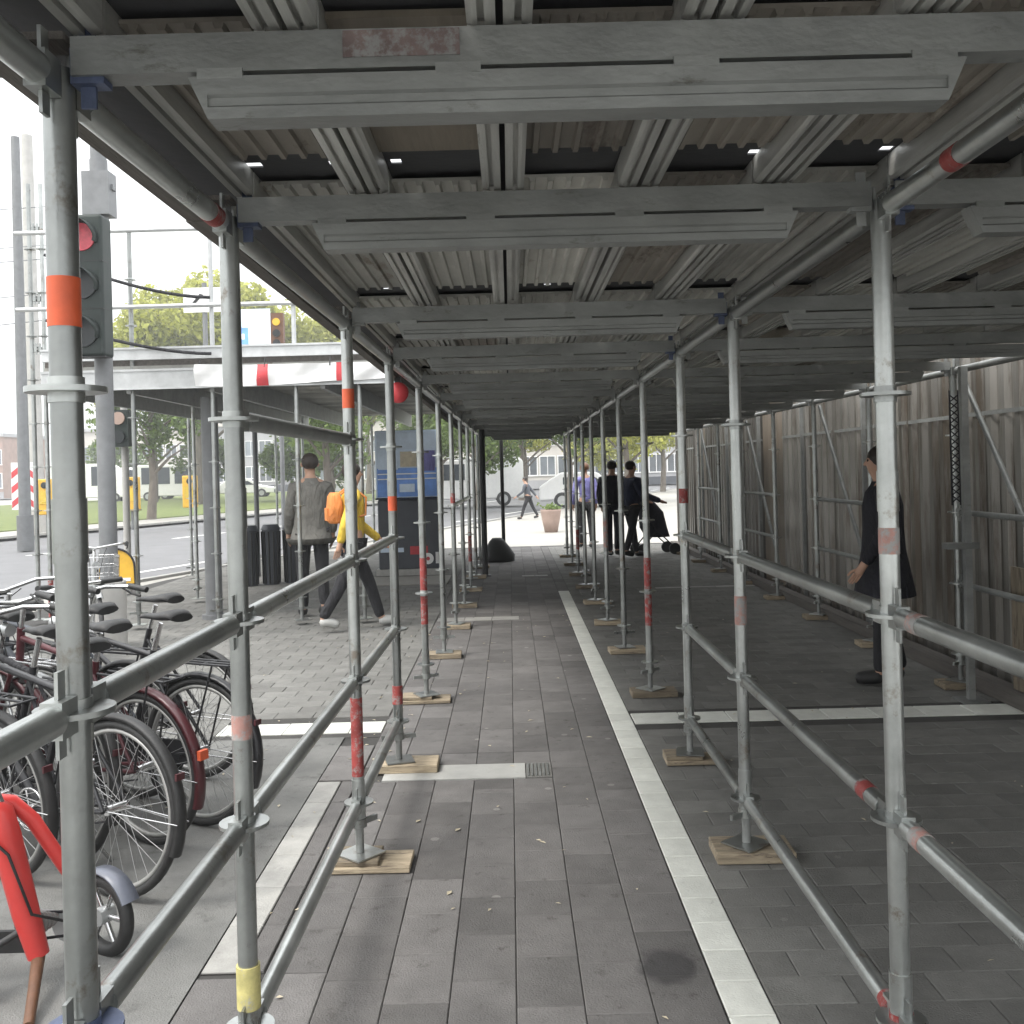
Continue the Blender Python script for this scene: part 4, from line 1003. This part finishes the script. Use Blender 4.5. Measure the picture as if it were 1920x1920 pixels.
def person(label, loc, rz, h=1.75, stride=.22, top='grey_cloth', legs='trouser', arms=((.05, .0), (-.05, .0)), lean=.0, hair='hair', shoes='black', coat=None, coat_hem=.62, extra=None, group=None, bag=False, elbow=.08, head_down=0., long_hair=False, thick=1.0):
    t = thing('person', label, 'person', loc, rz, group); s = h / 1.75
    def V(x, y, z): return Vector((x * s, (y + lean * max(0, z - .9)) * s, z * s))
    pel = V(0, 0, .95); bel = V(0, .0, 1.10); che = V(0, .01, 1.30); nb = V(0, .0, 1.45); nk = V(0, .01, 1.51)
    jaw = V(0, .035 + head_down * .5, 1.575); hd = V(0, .02 + head_down, 1.655); cr = V(0, .005 + head_down, 1.715)
    vs = [pel, bel, che, nb, nk, jaw, hd, cr]; rd = [.115, .105, .125, .085, .05, .062, .082, .066]; ed = [(0, 1), (1, 2), (2, 3), (3, 4), (4, 5), (5, 6), (6, 7)]
    armv = {}; legv = {}
    for si, sg in enumerate((-1, 1)):
        sw, up = arms[si]
        sh = V(sg * .175, 0, 1.40); el = V(sg * .23, sw * .6 - .02, 1.13 + up * .3); wr = V(sg * .22, sw * 1.6 + elbow, .90 + up); 
        ha = wr + (wr - el).normalized() * .09 * s
        b0 = len(vs); vs += [sh, el, wr, ha]; rd += [.058, .042, .03, .034]; ed += [(3, b0), (b0, b0 + 1), (b0 + 1, b0 + 2), (b0 + 2, b0 + 3)]
        armv[sg] = (sh, el, wr, ha)
        sf = stride * (1 if si == 0 else -1)
        hp = V(sg * .09, 0, .88); kn = V(sg * .095, sf * .55 + .04 * abs(stride) * 4 * (.3), .49); an = V(sg * .09, sf - (.06 if sf < 0 else 0), .09 + (.05 if sf < -.1 else 0)); to = an + Vector((0, .17 * s, -.045 * s - (.03 if sf < -.1 else 0)))
        b0 = len(vs); vs += [hp, kn, an, to]; rd += [.088, .056, .04, .034]; ed += [(0, b0), (b0, b0 + 1), (b0 + 1, b0 + 2), (b0 + 2, b0 + 3)]
        legv[sg] = (hp, kn, an, to)
    # nose
    b0 = len(vs); vs += [hd + Vector((0, .085 * s, -.02 * s)), hd + Vector((0, .105 * s, -.035 * s))]; rd += [.018, .012]; ed += [(6, b0), (b0, b0 + 1)]
    body = skinned('body', vs, ed, [r_ * s for r_ in rd], M['skin'], t)
    # fingers and thumb, joined into the body surface
    fb = MB()
    for sg in (-1, 1):
        sh, el, wr, ha = armv[sg]; d = (ha - wr).normalized(); side_ = Vector((0, 1, 0)); nrm = d.cross(side_).normalized()
        for k, (o_, ln) in enumerate(((-.027, .062), (-.009, .074), (.009, .07), (.027, .055))):
            p0 = ha + side_ * o_ * s; p1 = p0 + d * ln * .5 * s; p2 = p0 + d * ln * s - nrm * sg * .018 * s
            fb.path([p0 - d * .02, p1, p2], [.0095 * s, .0085 * s, .0065 * s], n=6)
        p0 = wr + d * .04 * s + side_ * .03 * s; fb.path([p0, p0 + side_ * .025 * s + d * .02 * s, p0 + side_ * .032 * s + d * .05 * s], [.012 * s, .010 * s, .008 * s], n=6)
    for sg in (-1, 1): # ears
        c_ = hd + Vector((sg * .080 * s, -.0, -.01 * s)); fb.path([c_ + Vector((0, 0, -.025 * s)), c_ + Vector((sg * .012 * s, -.008 * s, 0)), c_ + Vector((0, 0, .025 * s))], [.008 * s, .014 * s, .008 * s], n=6)
    bm = bmesh.new(); bm.from_mesh(body.data); tmp = fb.mesh('tmp', M['skin']); bm.from_mesh(tmp); bm.to_mesh(body.data); bm.free(); bpy.data.meshes.remove(tmp)
    # eyes
    for sg in (-1, 1):
        part('eye', MB().tube(hd + Vector((sg * .032 * s, .070 * s, .0)), hd + Vector((sg * .032 * s, .082 * s, 0)), .009 * s, n=8), M['trouser'], t)
    # hair
    hb_ = MB(); cc_ = hd + Vector((0, -.022 * s, .022 * s)); rings = []
    for p_ in [.08 + 2.5 * k / 9 for k in range(10)]:
        rings.append([cc_ + Vector((.092 * s * math.sin(p_) * math.cos(q), .100 * s * math.sin(p_) * math.sin(q), .092 * s * math.cos(p_))) for q in [j_ * math.pi / 9 for j_ in range(18)]])
    hb_.loft(rings)
    if long_hair: hb_.loft([[cc_ + Vector((rx * s * math.cos(q), -.055 * s + ry * s * math.sin(q), dz * s)) for q in [j_ * math.pi / 7 for j_ in range(14)]] for rx, ry, dz in ((.07, .04, .0), (.085, .05, -.10), (.075, .045, -.22), (.04, .02, -.27))])
    part('hair', hb_, M[hair], t)
    # jacket
    vs = [V(0, 0, .90), bel, che, nb, V(0, .0, 1.49)]; rd = [.138, .128, .146, .10, .066]; ed = [(0, 1), (1, 2), (2, 3), (3, 4)]
    for sg in (-1, 1):
        sh, el, wr, ha = armv[sg]; b0 = len(vs); vs += [sh, el, wr]; rd += [.074, .058, .046]; ed += [(3, b0), (b0, b0 + 1), (b0 + 1, b0 + 2)]
    skinned('jacket', vs, ed, [r_ * s * thick for r_ in rd], M[top], t)
    vs = [pel]; rd = [.125]; ed = []
    for sg in (-1, 1):
        hp, kn, an, to = legv[sg]; b0 = len(vs); vs += [hp, kn, an]; rd += [.10, .072, .056]; ed += [(0, b0), (b0, b0 + 1), (b0 + 1, b0 + 2)]
    skinned('trousers', vs, ed, [r_ * s for r_ in rd], M[legs], t)
    for sg in (-1, 1):
        hp, kn, an, to = legv[sg]
        skinned('shoe', [an + Vector((0, -.035, -.02)) * s, an + Vector((0, .06 * s, -.022 * s)), to + Vector((0, .012, .006))], [(0, 1), (1, 2)], [.055 * s, .058 * s, .048 * s], M[shoes], t, sub=1)
    if coat:
        b = MB(); rings = []
        for z, rx, ry in ((coat_hem, .27, .21), (.80, .235, .185), (1.0, .19, .155), (1.15, .175, .145), (1.32, .195, .145), (1.42, .165, .12), (1.47, .10, .085), (1.50, .075, .07)):
            rings.append([V(rx * math.cos(q) * (1 + (.05 * math.sin(5 * q) if z < 1 else 0)), ry * math.sin(q) * (1 + (.05 * math.cos(4 * q) if z < 1 else 0)), z) for q in [j_ * math.pi / 14 for j_ in range(28)]])
        b.loft(rings, caps=False); part('coat', b, M[coat], t)
    if bag:
        b = MB(); b.loft([[V(.33 + .05 * math.cos(q), -.02 + .13 * math.sin(q), z) for q in [j_ * math.pi / 8 for j_ in range(16)]] for z in (.60, .70, .85, .88)]); part('handbag', b, M['black'], t)
    return t
# rz: local +Y is the facing direction
person('person in a long dark coat standing behind the second middle post', (2.70, 7.16, 0), R(75), 1.72, .05, 'coat_black', 'trouser', coat='coat_black', coat_hem=.66, long_hair=True, bag=True)
person('person in a grey coat with dark trousers walking under the crossing canopy', (-2.27, 11.2, 0), R(20), 1.86, .12, 'grey_cloth', 'trouser', coat='grey_cloth', coat_hem=.86, hair='hair', thick=1.08)
p = person('person in a yellow and orange jacket striding beside the fourth left post', (-1.66, 10.3, 0), R(-70), 1.74, .30, 'yellow', 'trouser', shoes='shoe', arms=((.16, .02), (-.16, .02)))
def sq(v_, e_=.45): return math.copysign(abs(v_) ** e_, v_)
b = MB(); rings = []
for z, rx, ry in ((1.12, .10, .05), (1.14, .125, .065), (1.28, .13, .075), (1.40, .12, .06), (1.44, .09, .035)): rings.append([(rx * sq(math.cos(q)), -.185 + ry * sq(math.sin(q)), z) for q in [j_ * math.pi / 10 for j_ in range(20)]])
b.box(-.08, .08, -.275, -.25, 1.15, 1.28)
for s_ in (-1, 1): b.path([(s_ * .07, -.13, 1.42), (s_ * .09, -.02, 1.50), (s_ * .10, .13, 1.38), (s_ * .11, .12, 1.2), (s_ * .10, -.12, 1.14)], .012, n=6)
b.loft(rings); k_ = solo('backpack', b, M['orange_cloth'], 'orange backpack on the striding person in yellow', 'backpack', (-1.66, 10.3, 0)); k_.rotation_euler = (0, 0, R(-70))
person('child in dark clothes running across the bright plaza', (.60, 33, -.045), R(70), 1.42, .30, 'slate', 'trouser', arms=((.22, .05), (-.22, .05)), lean=.18)
person('person in a lilac top at the far end beside the middle posts', (1.52, 20, 0), R(10), 1.72, .08, 'lilac', 'trouser', hair='brown')
person('person in black walking with a child seat at the far end', (1.84, 17.8, 0), R(-15), 1.74, .14, 'coat_black', 'coat_black', thick=1.38)
person('person in a navy jacket pushing the pushchair at the far end', (2.14, 17.5, 0), R(-60), 1.72, .16, 'navy', 'trouser', arms=((.12, .12), (.12, .12)), elbow=.3, thick=1.2)
# pushchair
t = thing('pushchair', 'dark pushchair with small wheels before the navy-jacketed person', 'pushchair', (2.62, 18.2, 0), R(-80))
b = MB(); b.loft([[(.20 * math.cos(q) * f, yo + .26 * f2 * math.sin(q), z) for q in [j_ * math.pi / 8 for j_ in range(16)]] for z, f, f2, yo in ((.32, .8, .9, .08), (.5, 1, 1, 0), (.78, 1, .9, -.04), (.95, .9, .62, -.12), (1.02, .6, .35, -.14))])
part('seat', b, M['coat_black'], t)
b = MB()
for s in (-1, 1): b.path([(s * .2, .35, .12), (s * .21, .0, .45), (s * .21, -.32, .98)], .013, n=8); b.path([(s * .2, -.30, .12), (s * .21, .05, .5)], .013, n=8)
b.tube((-.21, -.32, .98), (.21, -.32, .98), .014, n=8); part('frame', b, M['black'], t)
for sx_ in (-.22, .22):
    for sy_ in (.33, -.28):
        b = MB().tube((sx_ - .02, sy_, .11), (sx_ + .02, sy_, .11), .105, n=18); part('wheel', b, M['black'], t)
t = thing('planter', 'pinkish clay planter on the bright plaza beyond the posts', 'planter', (1.05, 26, -.045))
b = MB(); b.loft([[(r_ * math.cos(q), r_ * math.sin(q), z) for q in [j_ * math.pi / 10 for j_ in range(20)]] for z, r_ in ((0, .17), (.3, .23), (.55, .27), (.60, .28), (.60, .24), (.52, .23))]); part('pot', b, M['terracotta'], t)
b = MB()
for k in range(120):
    c_ = Vector((random.gauss(0, .12), random.gauss(0, .12), .62 + abs(random.gauss(0, .06)))); u = Vector([random.gauss(0, 1) for _ in range(3)]).normalized() * .05; v_ = u.orthogonal().normalized() * .03
    b._add([c_ - u, c_ + v_, c_ + u, c_ - v_], [(0, 1, 2, 3)], False)
o = part('leaves', b, M['leaf_g'], t); o['kind'] = 'stuff'

# ------------------------------------------------------------------ vehicles
def van(label, loc, rz, body='white', L_=5.2, H_=2.4, W_=2.0, van_=True, blank=False):
    t = thing('parked_van' if van_ else 'parked_car', label, 'van' if van_ else 'car', loc, rz, 'white vehicles across the road')
    if van_: prof = [(-L_ / 2, .35), (L_ / 2, .35), (L_ / 2, .95), (L_ / 2 - .25, 1.15), (L_ / 2 - 1.15, H_ - .25), (L_ / 2 - 1.6, H_), (-L_ / 2 + .1, H_), (-L_ / 2, H_ - .15)]
    else: prof = [(-L_ / 2, .35), (L_ / 2, .35), (L_ / 2, .75), (L_ / 2 - 1.2, .95), (L_ / 2 - 1.9, H_), (-L_ / 2 + .9, H_), (-L_ / 2 + .1, 1.0), (-L_ / 2, .9)]
    o = part('body', MB().prism(prof, 'y', -W_ / 2, W_ / 2), M[body], t); bevel(o, .07, 3)
    zt = H_ - .2; zb = 1.25 if van_ else 1.0
    for s in (-1, 1):
        y0, y1 = (W_ / 2 + .002, W_ / 2 + .012) if s > 0 else (-W_ / 2 - .012, -W_ / 2 - .002)
        part('window', MB().prism([(L_ / 2 - (1.75 if van_ else 1.95) - .9, zb), (L_ / 2 - (1.0 if van_ else 1.5), zb), (L_ / 2 - (1.45 if van_ else 2.0), zt), (L_ / 2 - (1.75 if van_ else 2.1) - .9, zt)], 'y', y0, y1), M['glass'], t)
        if not blank: part('window', MB().box(-L_ / 2 + (.5 if van_ else 1.0), L_ / 2 - 3.0, y0, y1, zb, zt), M['glass'], t)
        for x in (-L_ / 2 + .95, L_ / 2 - .95):
            wl = part('wheel', MB().tube((x, s * (W_ / 2 - .22), .34), (x, s * (W_ / 2 + .015), .34), .34, n=22), M['black'], t)
            part('rim', MB().tube((x, s * (W_ / 2 + .016), .34), (x, s * (W_ / 2 + .03), .34), .2, n=16), M['silver'], wl)
    part('windscreen', MB().box(-.0, .02, -W_ / 2 + .15, W_ / 2 - .15, -.45 if van_ else -.3, .45 if van_ else .3), M['glass'], t)
    ws = t.children[-1]; ws.location = (L_ / 2 - .66, 0, 1.66) if van_ else (L_ / 2 - 1.52, 0, .95 + (H_ - .95) / 2 + .02); ws.rotation_euler = (0, R(-37) if van_ else R(-50), 0)
    part('bumper', MB().box(L_ / 2 + .0, L_ / 2 + .06, -W_ / 2 + .1, W_ / 2 - .1, .38, .6), M['slate'], t)
    for s in (-1, 1): part('headlight', MB().box(L_ / 2 + .001, L_ / 2 + .02, s * .75 - .13, s * .75 + .13, .72, .88), M['chrome'], t)
    return t
van('white box van beyond the verge, between the nearest left post and the pole', (-31.9, 75, 0), R(5), H_=2.9, L_=6, blank=True)
van('white van beyond the verge right of the traffic light pole', (-29.2, 79, 0), R(8), H_=2.6)
van('pale long van beyond the verge under the crossing canopy', (-25.4, 75, 0), R(3), H_=2.7, L_=5.6)
van('white car beyond the verge near the round column', (-20.8, 78, 0), R(4), H_=1.5, L_=4.4, W_=1.8, van_=False)
van('white van on the plaza seen between the two dark end posts', (-2.1, 47, -.045), R(182), H_=2.2, L_=5.4, blank=True)
van('white car on the plaza right of the running child', (3.4, 42, -.045), R(-3), H_=1.5, L_=4.3, W_=1.8, van_=False)

# ------------------------------------------------------------------ trees
def tree(label, loc, h, rc, zc, m, n=5200, leaf=.30, seed=1, trunk=.28, clumps=26, flat=.75):
    rnd = random.Random(seed); t = thing('tree', label, 'tree', loc, 0, None)
    b = MB(); b.path([(0, 0, 0), (.1, .05, h * .2), (.0, .1, h * .45), (.15, 0, h * .8)], [trunk, trunk * .75, trunk * .55, trunk * .15], n=10)
    ends = []
    for k in range(9):
        a_ = k * 2.4; z0 = h * (.22 + .06 * k); e_ = Vector((math.cos(a_) * rc * .7, math.sin(a_) * rc * .7, z0 + rc * .55))
        b.path([(0.05, .05, z0), e_ * .5 + Vector((0, 0, z0 * .5 + .1)), e_], [trunk * .4, trunk * .25, trunk * .07], n=6); ends.append(e_)
    part('trunk', b, M['bark'], t)
    cs = []
    for k in range(clumps):
        while True:
            v_ = Vector((rnd.uniform(-1, 1), rnd.uniform(-1, 1), rnd.uniform(-1, 1)))
            if .25 < v_.length < 1: break
        cs.append((Vector((v_.x * rc, v_.y * rc, zc + v_.z * rc * flat)), rnd.uniform(.22, .42) * rc))
    lb = MB(); vs = []; fs = []
    for k in range(n):
        c_, r_ = cs[rnd.randrange(len(cs))]
        d = Vector((rnd.gauss(0, 1), rnd.gauss(0, 1), rnd.gauss(0, 1))).normalized() * r_ * rnd.random() ** .45; p_ = c_ + d
        u = Vector((rnd.gauss(0, 1), rnd.gauss(0, 1), rnd.gauss(0, 1))).normalized(); v_ = u.orthogonal().normalized(); q = rnd.random() * 6.28
        v_ = (v_ * math.cos(q) + u.cross(v_) * math.sin(q)); ls = leaf * rnd.uniform(.6, 1.2)
        o_ = len(vs); vs += [p_ - u * ls * .6, p_ + v_ * ls * .3, p_ + u * ls * .6, p_ - v_ * ls * .3]; fs.append((o_, o_ + 1, o_ + 2, o_ + 3))
    lb._add(vs, fs, False); part('crown', lb, M[m], t)
    return t
tree('large yellow-green tree above the crossing canopy', (-19.0, 60, 0), 14, 4.6, 10.2, 'leaf_y', 26000, .38, 3, .35, 60)
tree('smaller yellow-green tree left of the large one', (-24.6, 68, 0), 11.5, 3.6, 8.4, 'leaf_y', 10000, .38, 4)
tree('pale green tree behind the third left post', (-14.2, 66, 0), 12.5, 3.7, 9.6, 'leaf_y', 12000, .38, 5)
tree('low yellow-green tree right of the amber signal', (-11.2, 78, 0), 9.5, 2.7, 7.4, 'leaf_y', 6000, .38, 6)
tree('green street tree behind the round column', (-14.6, 40, 0), 8.0, 2.2, 4.6, 'leaf_g', 3500, .24, 8, .2)
tree('green street tree left of the blue kiosk', (-6.4, 34, 0), 7.5, 2.0, 4.0, 'leaf_g', 3500, .22, 9, .18)
tree('green tree at the far end left of the dark end post', (-3.2, 44, 0), 8.5, 2.4, 4.8, 'leaf_g', 3500, .26, 10, .2)
tree('green tree at the far end over the running child', (.6, 52, 0), 8.0, 2.6, 4.9, 'leaf_g', 3500, .28, 11, .2)
tree('slim green tree on the plaza left of the running child', (-1.4, 41, 0), 7.0, 2.3, 3.6, 'leaf_g', 4500, .22, 31, .14)
tree('slim green tree on the plaza right of the running child', (2.3, 39, 0), 7.5, 2.0, 4.2, 'leaf_g', 4000, .22, 32, .14)
tree('leafy yellow-green tree closing the view above the planter', (.9, 60, 0), 7.5, 2.4, 4.6, 'leaf_y', 4500, .26, 33, .16)
tree('leafy green tree at the far end above the white van', (-4.6, 56, 0), 8, 2.6, 4.4, 'leaf_g', 4500, .28, 34, .18)
tree('low green tree at the far end behind the black-clad person', (7.0, 70, 0), 7, 2.8, 3.8, 'leaf_y', 4500, .3, 35, .18)
tree('yellow tree at the far end behind the lilac top', (5.4, 46, 0), 7.5, 2.6, 4.3, 'leaf_y', 4500, .26, 12, .2)
tree('yellow-green tree at the far end beside the fence', (9.6, 62, 0), 8.5, 3.0, 5.0, 'leaf_y', 4000, .3, 13, .2)

tree('low green tree behind the signal box nearest the round column', (-21.5, 70, 0), 5.6, 2.2, 3.1, 'leaf_g', 3000, .34, 21, .2)
tree('low green tree behind the vans left of the traffic light pole', (-35.5, 88, 0), 6.0, 2.6, 3.6, 'leaf_g', 3000, .4, 22, .2)
tree('low green tree between the bins and the person in grey', (-13.2, 62, 0), 5.4, 2.3, 3.0, 'leaf_g', 3500, .32, 23, .2)
tree('low green tree behind the person in the grey coat', (-10.2, 56, 0), 5.4, 2.2, 3.1, 'leaf_g', 3500, .30, 24, .2)
# ------------------------------------------------------------------ buildings
def building(label, x0, x1, y, dep, H_, m, nx, ny, z0=0, wz=1.5, ww=1.2):
    t = thing('building', label, 'building', ((x0 + x1) / 2, y, z0)); W_ = x1 - x0
    part('wall', MB().box(-W_ / 2, W_ / 2, 0, dep, 0, H_), M[m], t)
    part('cornice', MB().box(-W_ / 2 - .2, W_ / 2 + .2, -.25, dep + .2, H_, H_ + .35), M['facade_b' if m != 'facade_b' else 'facade_a'], t)
    part('plinth', MB().box(-W_ / 2 - .02, W_ / 2 + .02, -.06, -.003, 0, .7), M['facade_b' if m != 'facade_b' else 'slate'], t)
    fm = MB(); fw, fh = ww / 2, wz / 2
    for (a0, a1, c0, c1) in ((-fw - .08, -fw, -fh, fh), (fw, fw + .08, -fh, fh), (-fw - .08, fw + .08, fh, fh + .08), (-fw - .12, fw + .12, -fh - .10, -fh), (-.03, .03, -fh, fh)): fm.box(a0, a1, -.09, -.004, c0, c1)
    fme = fm.mesh('window', M['white']); pme = MB().box(-fw, fw, -.02, -.006, -fh, fh).mesh('pane', M['pane'])
    for j_ in range(ny):
        for i in range(nx):
            x = -W_ / 2 + W_ * (i + .5) / nx; z = 1.9 + j_ * (H_ - 1.6) / ny
            wn = link('window', fme, t, (x, 0, z)); link('pane', pme, wn)
    return t
building('low pinkish brick building at the left edge beyond the verge', -66, -54, 105, 10, 6.6, 'facade_c', 8, 2)
building('pale plaster building behind the vans', -50, -33, 112, 10, 7.2, 'facade_a', 11, 2)
building('grey office building behind the large yellow-green tree', -32.5, -19, 104, 10, 7.0, 'facade_b', 9, 2)
building('pale plaster building behind the person in the grey coat', -18.6, -7, 96, 10, 6.9, 'facade_a', 8, 2)
building('pale building closing the street at the far end', -6.6, 5.4, 82, 10, 6.6, 'facade_a', 8, 2)
building('grey building at the far end beside the fence', 5.8, 22, 88, 10, 7.5, 'facade_b', 10, 2)

# ------------------------------------------------------------------ haze volume added to wash out the far street
hz = MB().box(-640, 640, -100, 940, -1.2, 18.5)
hm = bpy.data.materials.new('added_haze'); hm.use_nodes = True
hn = hm.node_tree; hn.nodes.clear()
ho = hn.nodes.new('ShaderNodeOutputMaterial'); hv = hn.nodes.new('ShaderNodeVolumePrincipled')
hv.inputs['Color'].default_value = (.93, .95, .97, 1); hv.inputs['Density'].default_value = .0022; hv.inputs['Anisotropy'].default_value = .2
hn.links.new(hv.outputs[0], ho.inputs['Volume'])
o = part('haze', hz, hm, None); o['kind'] = 'stuff'
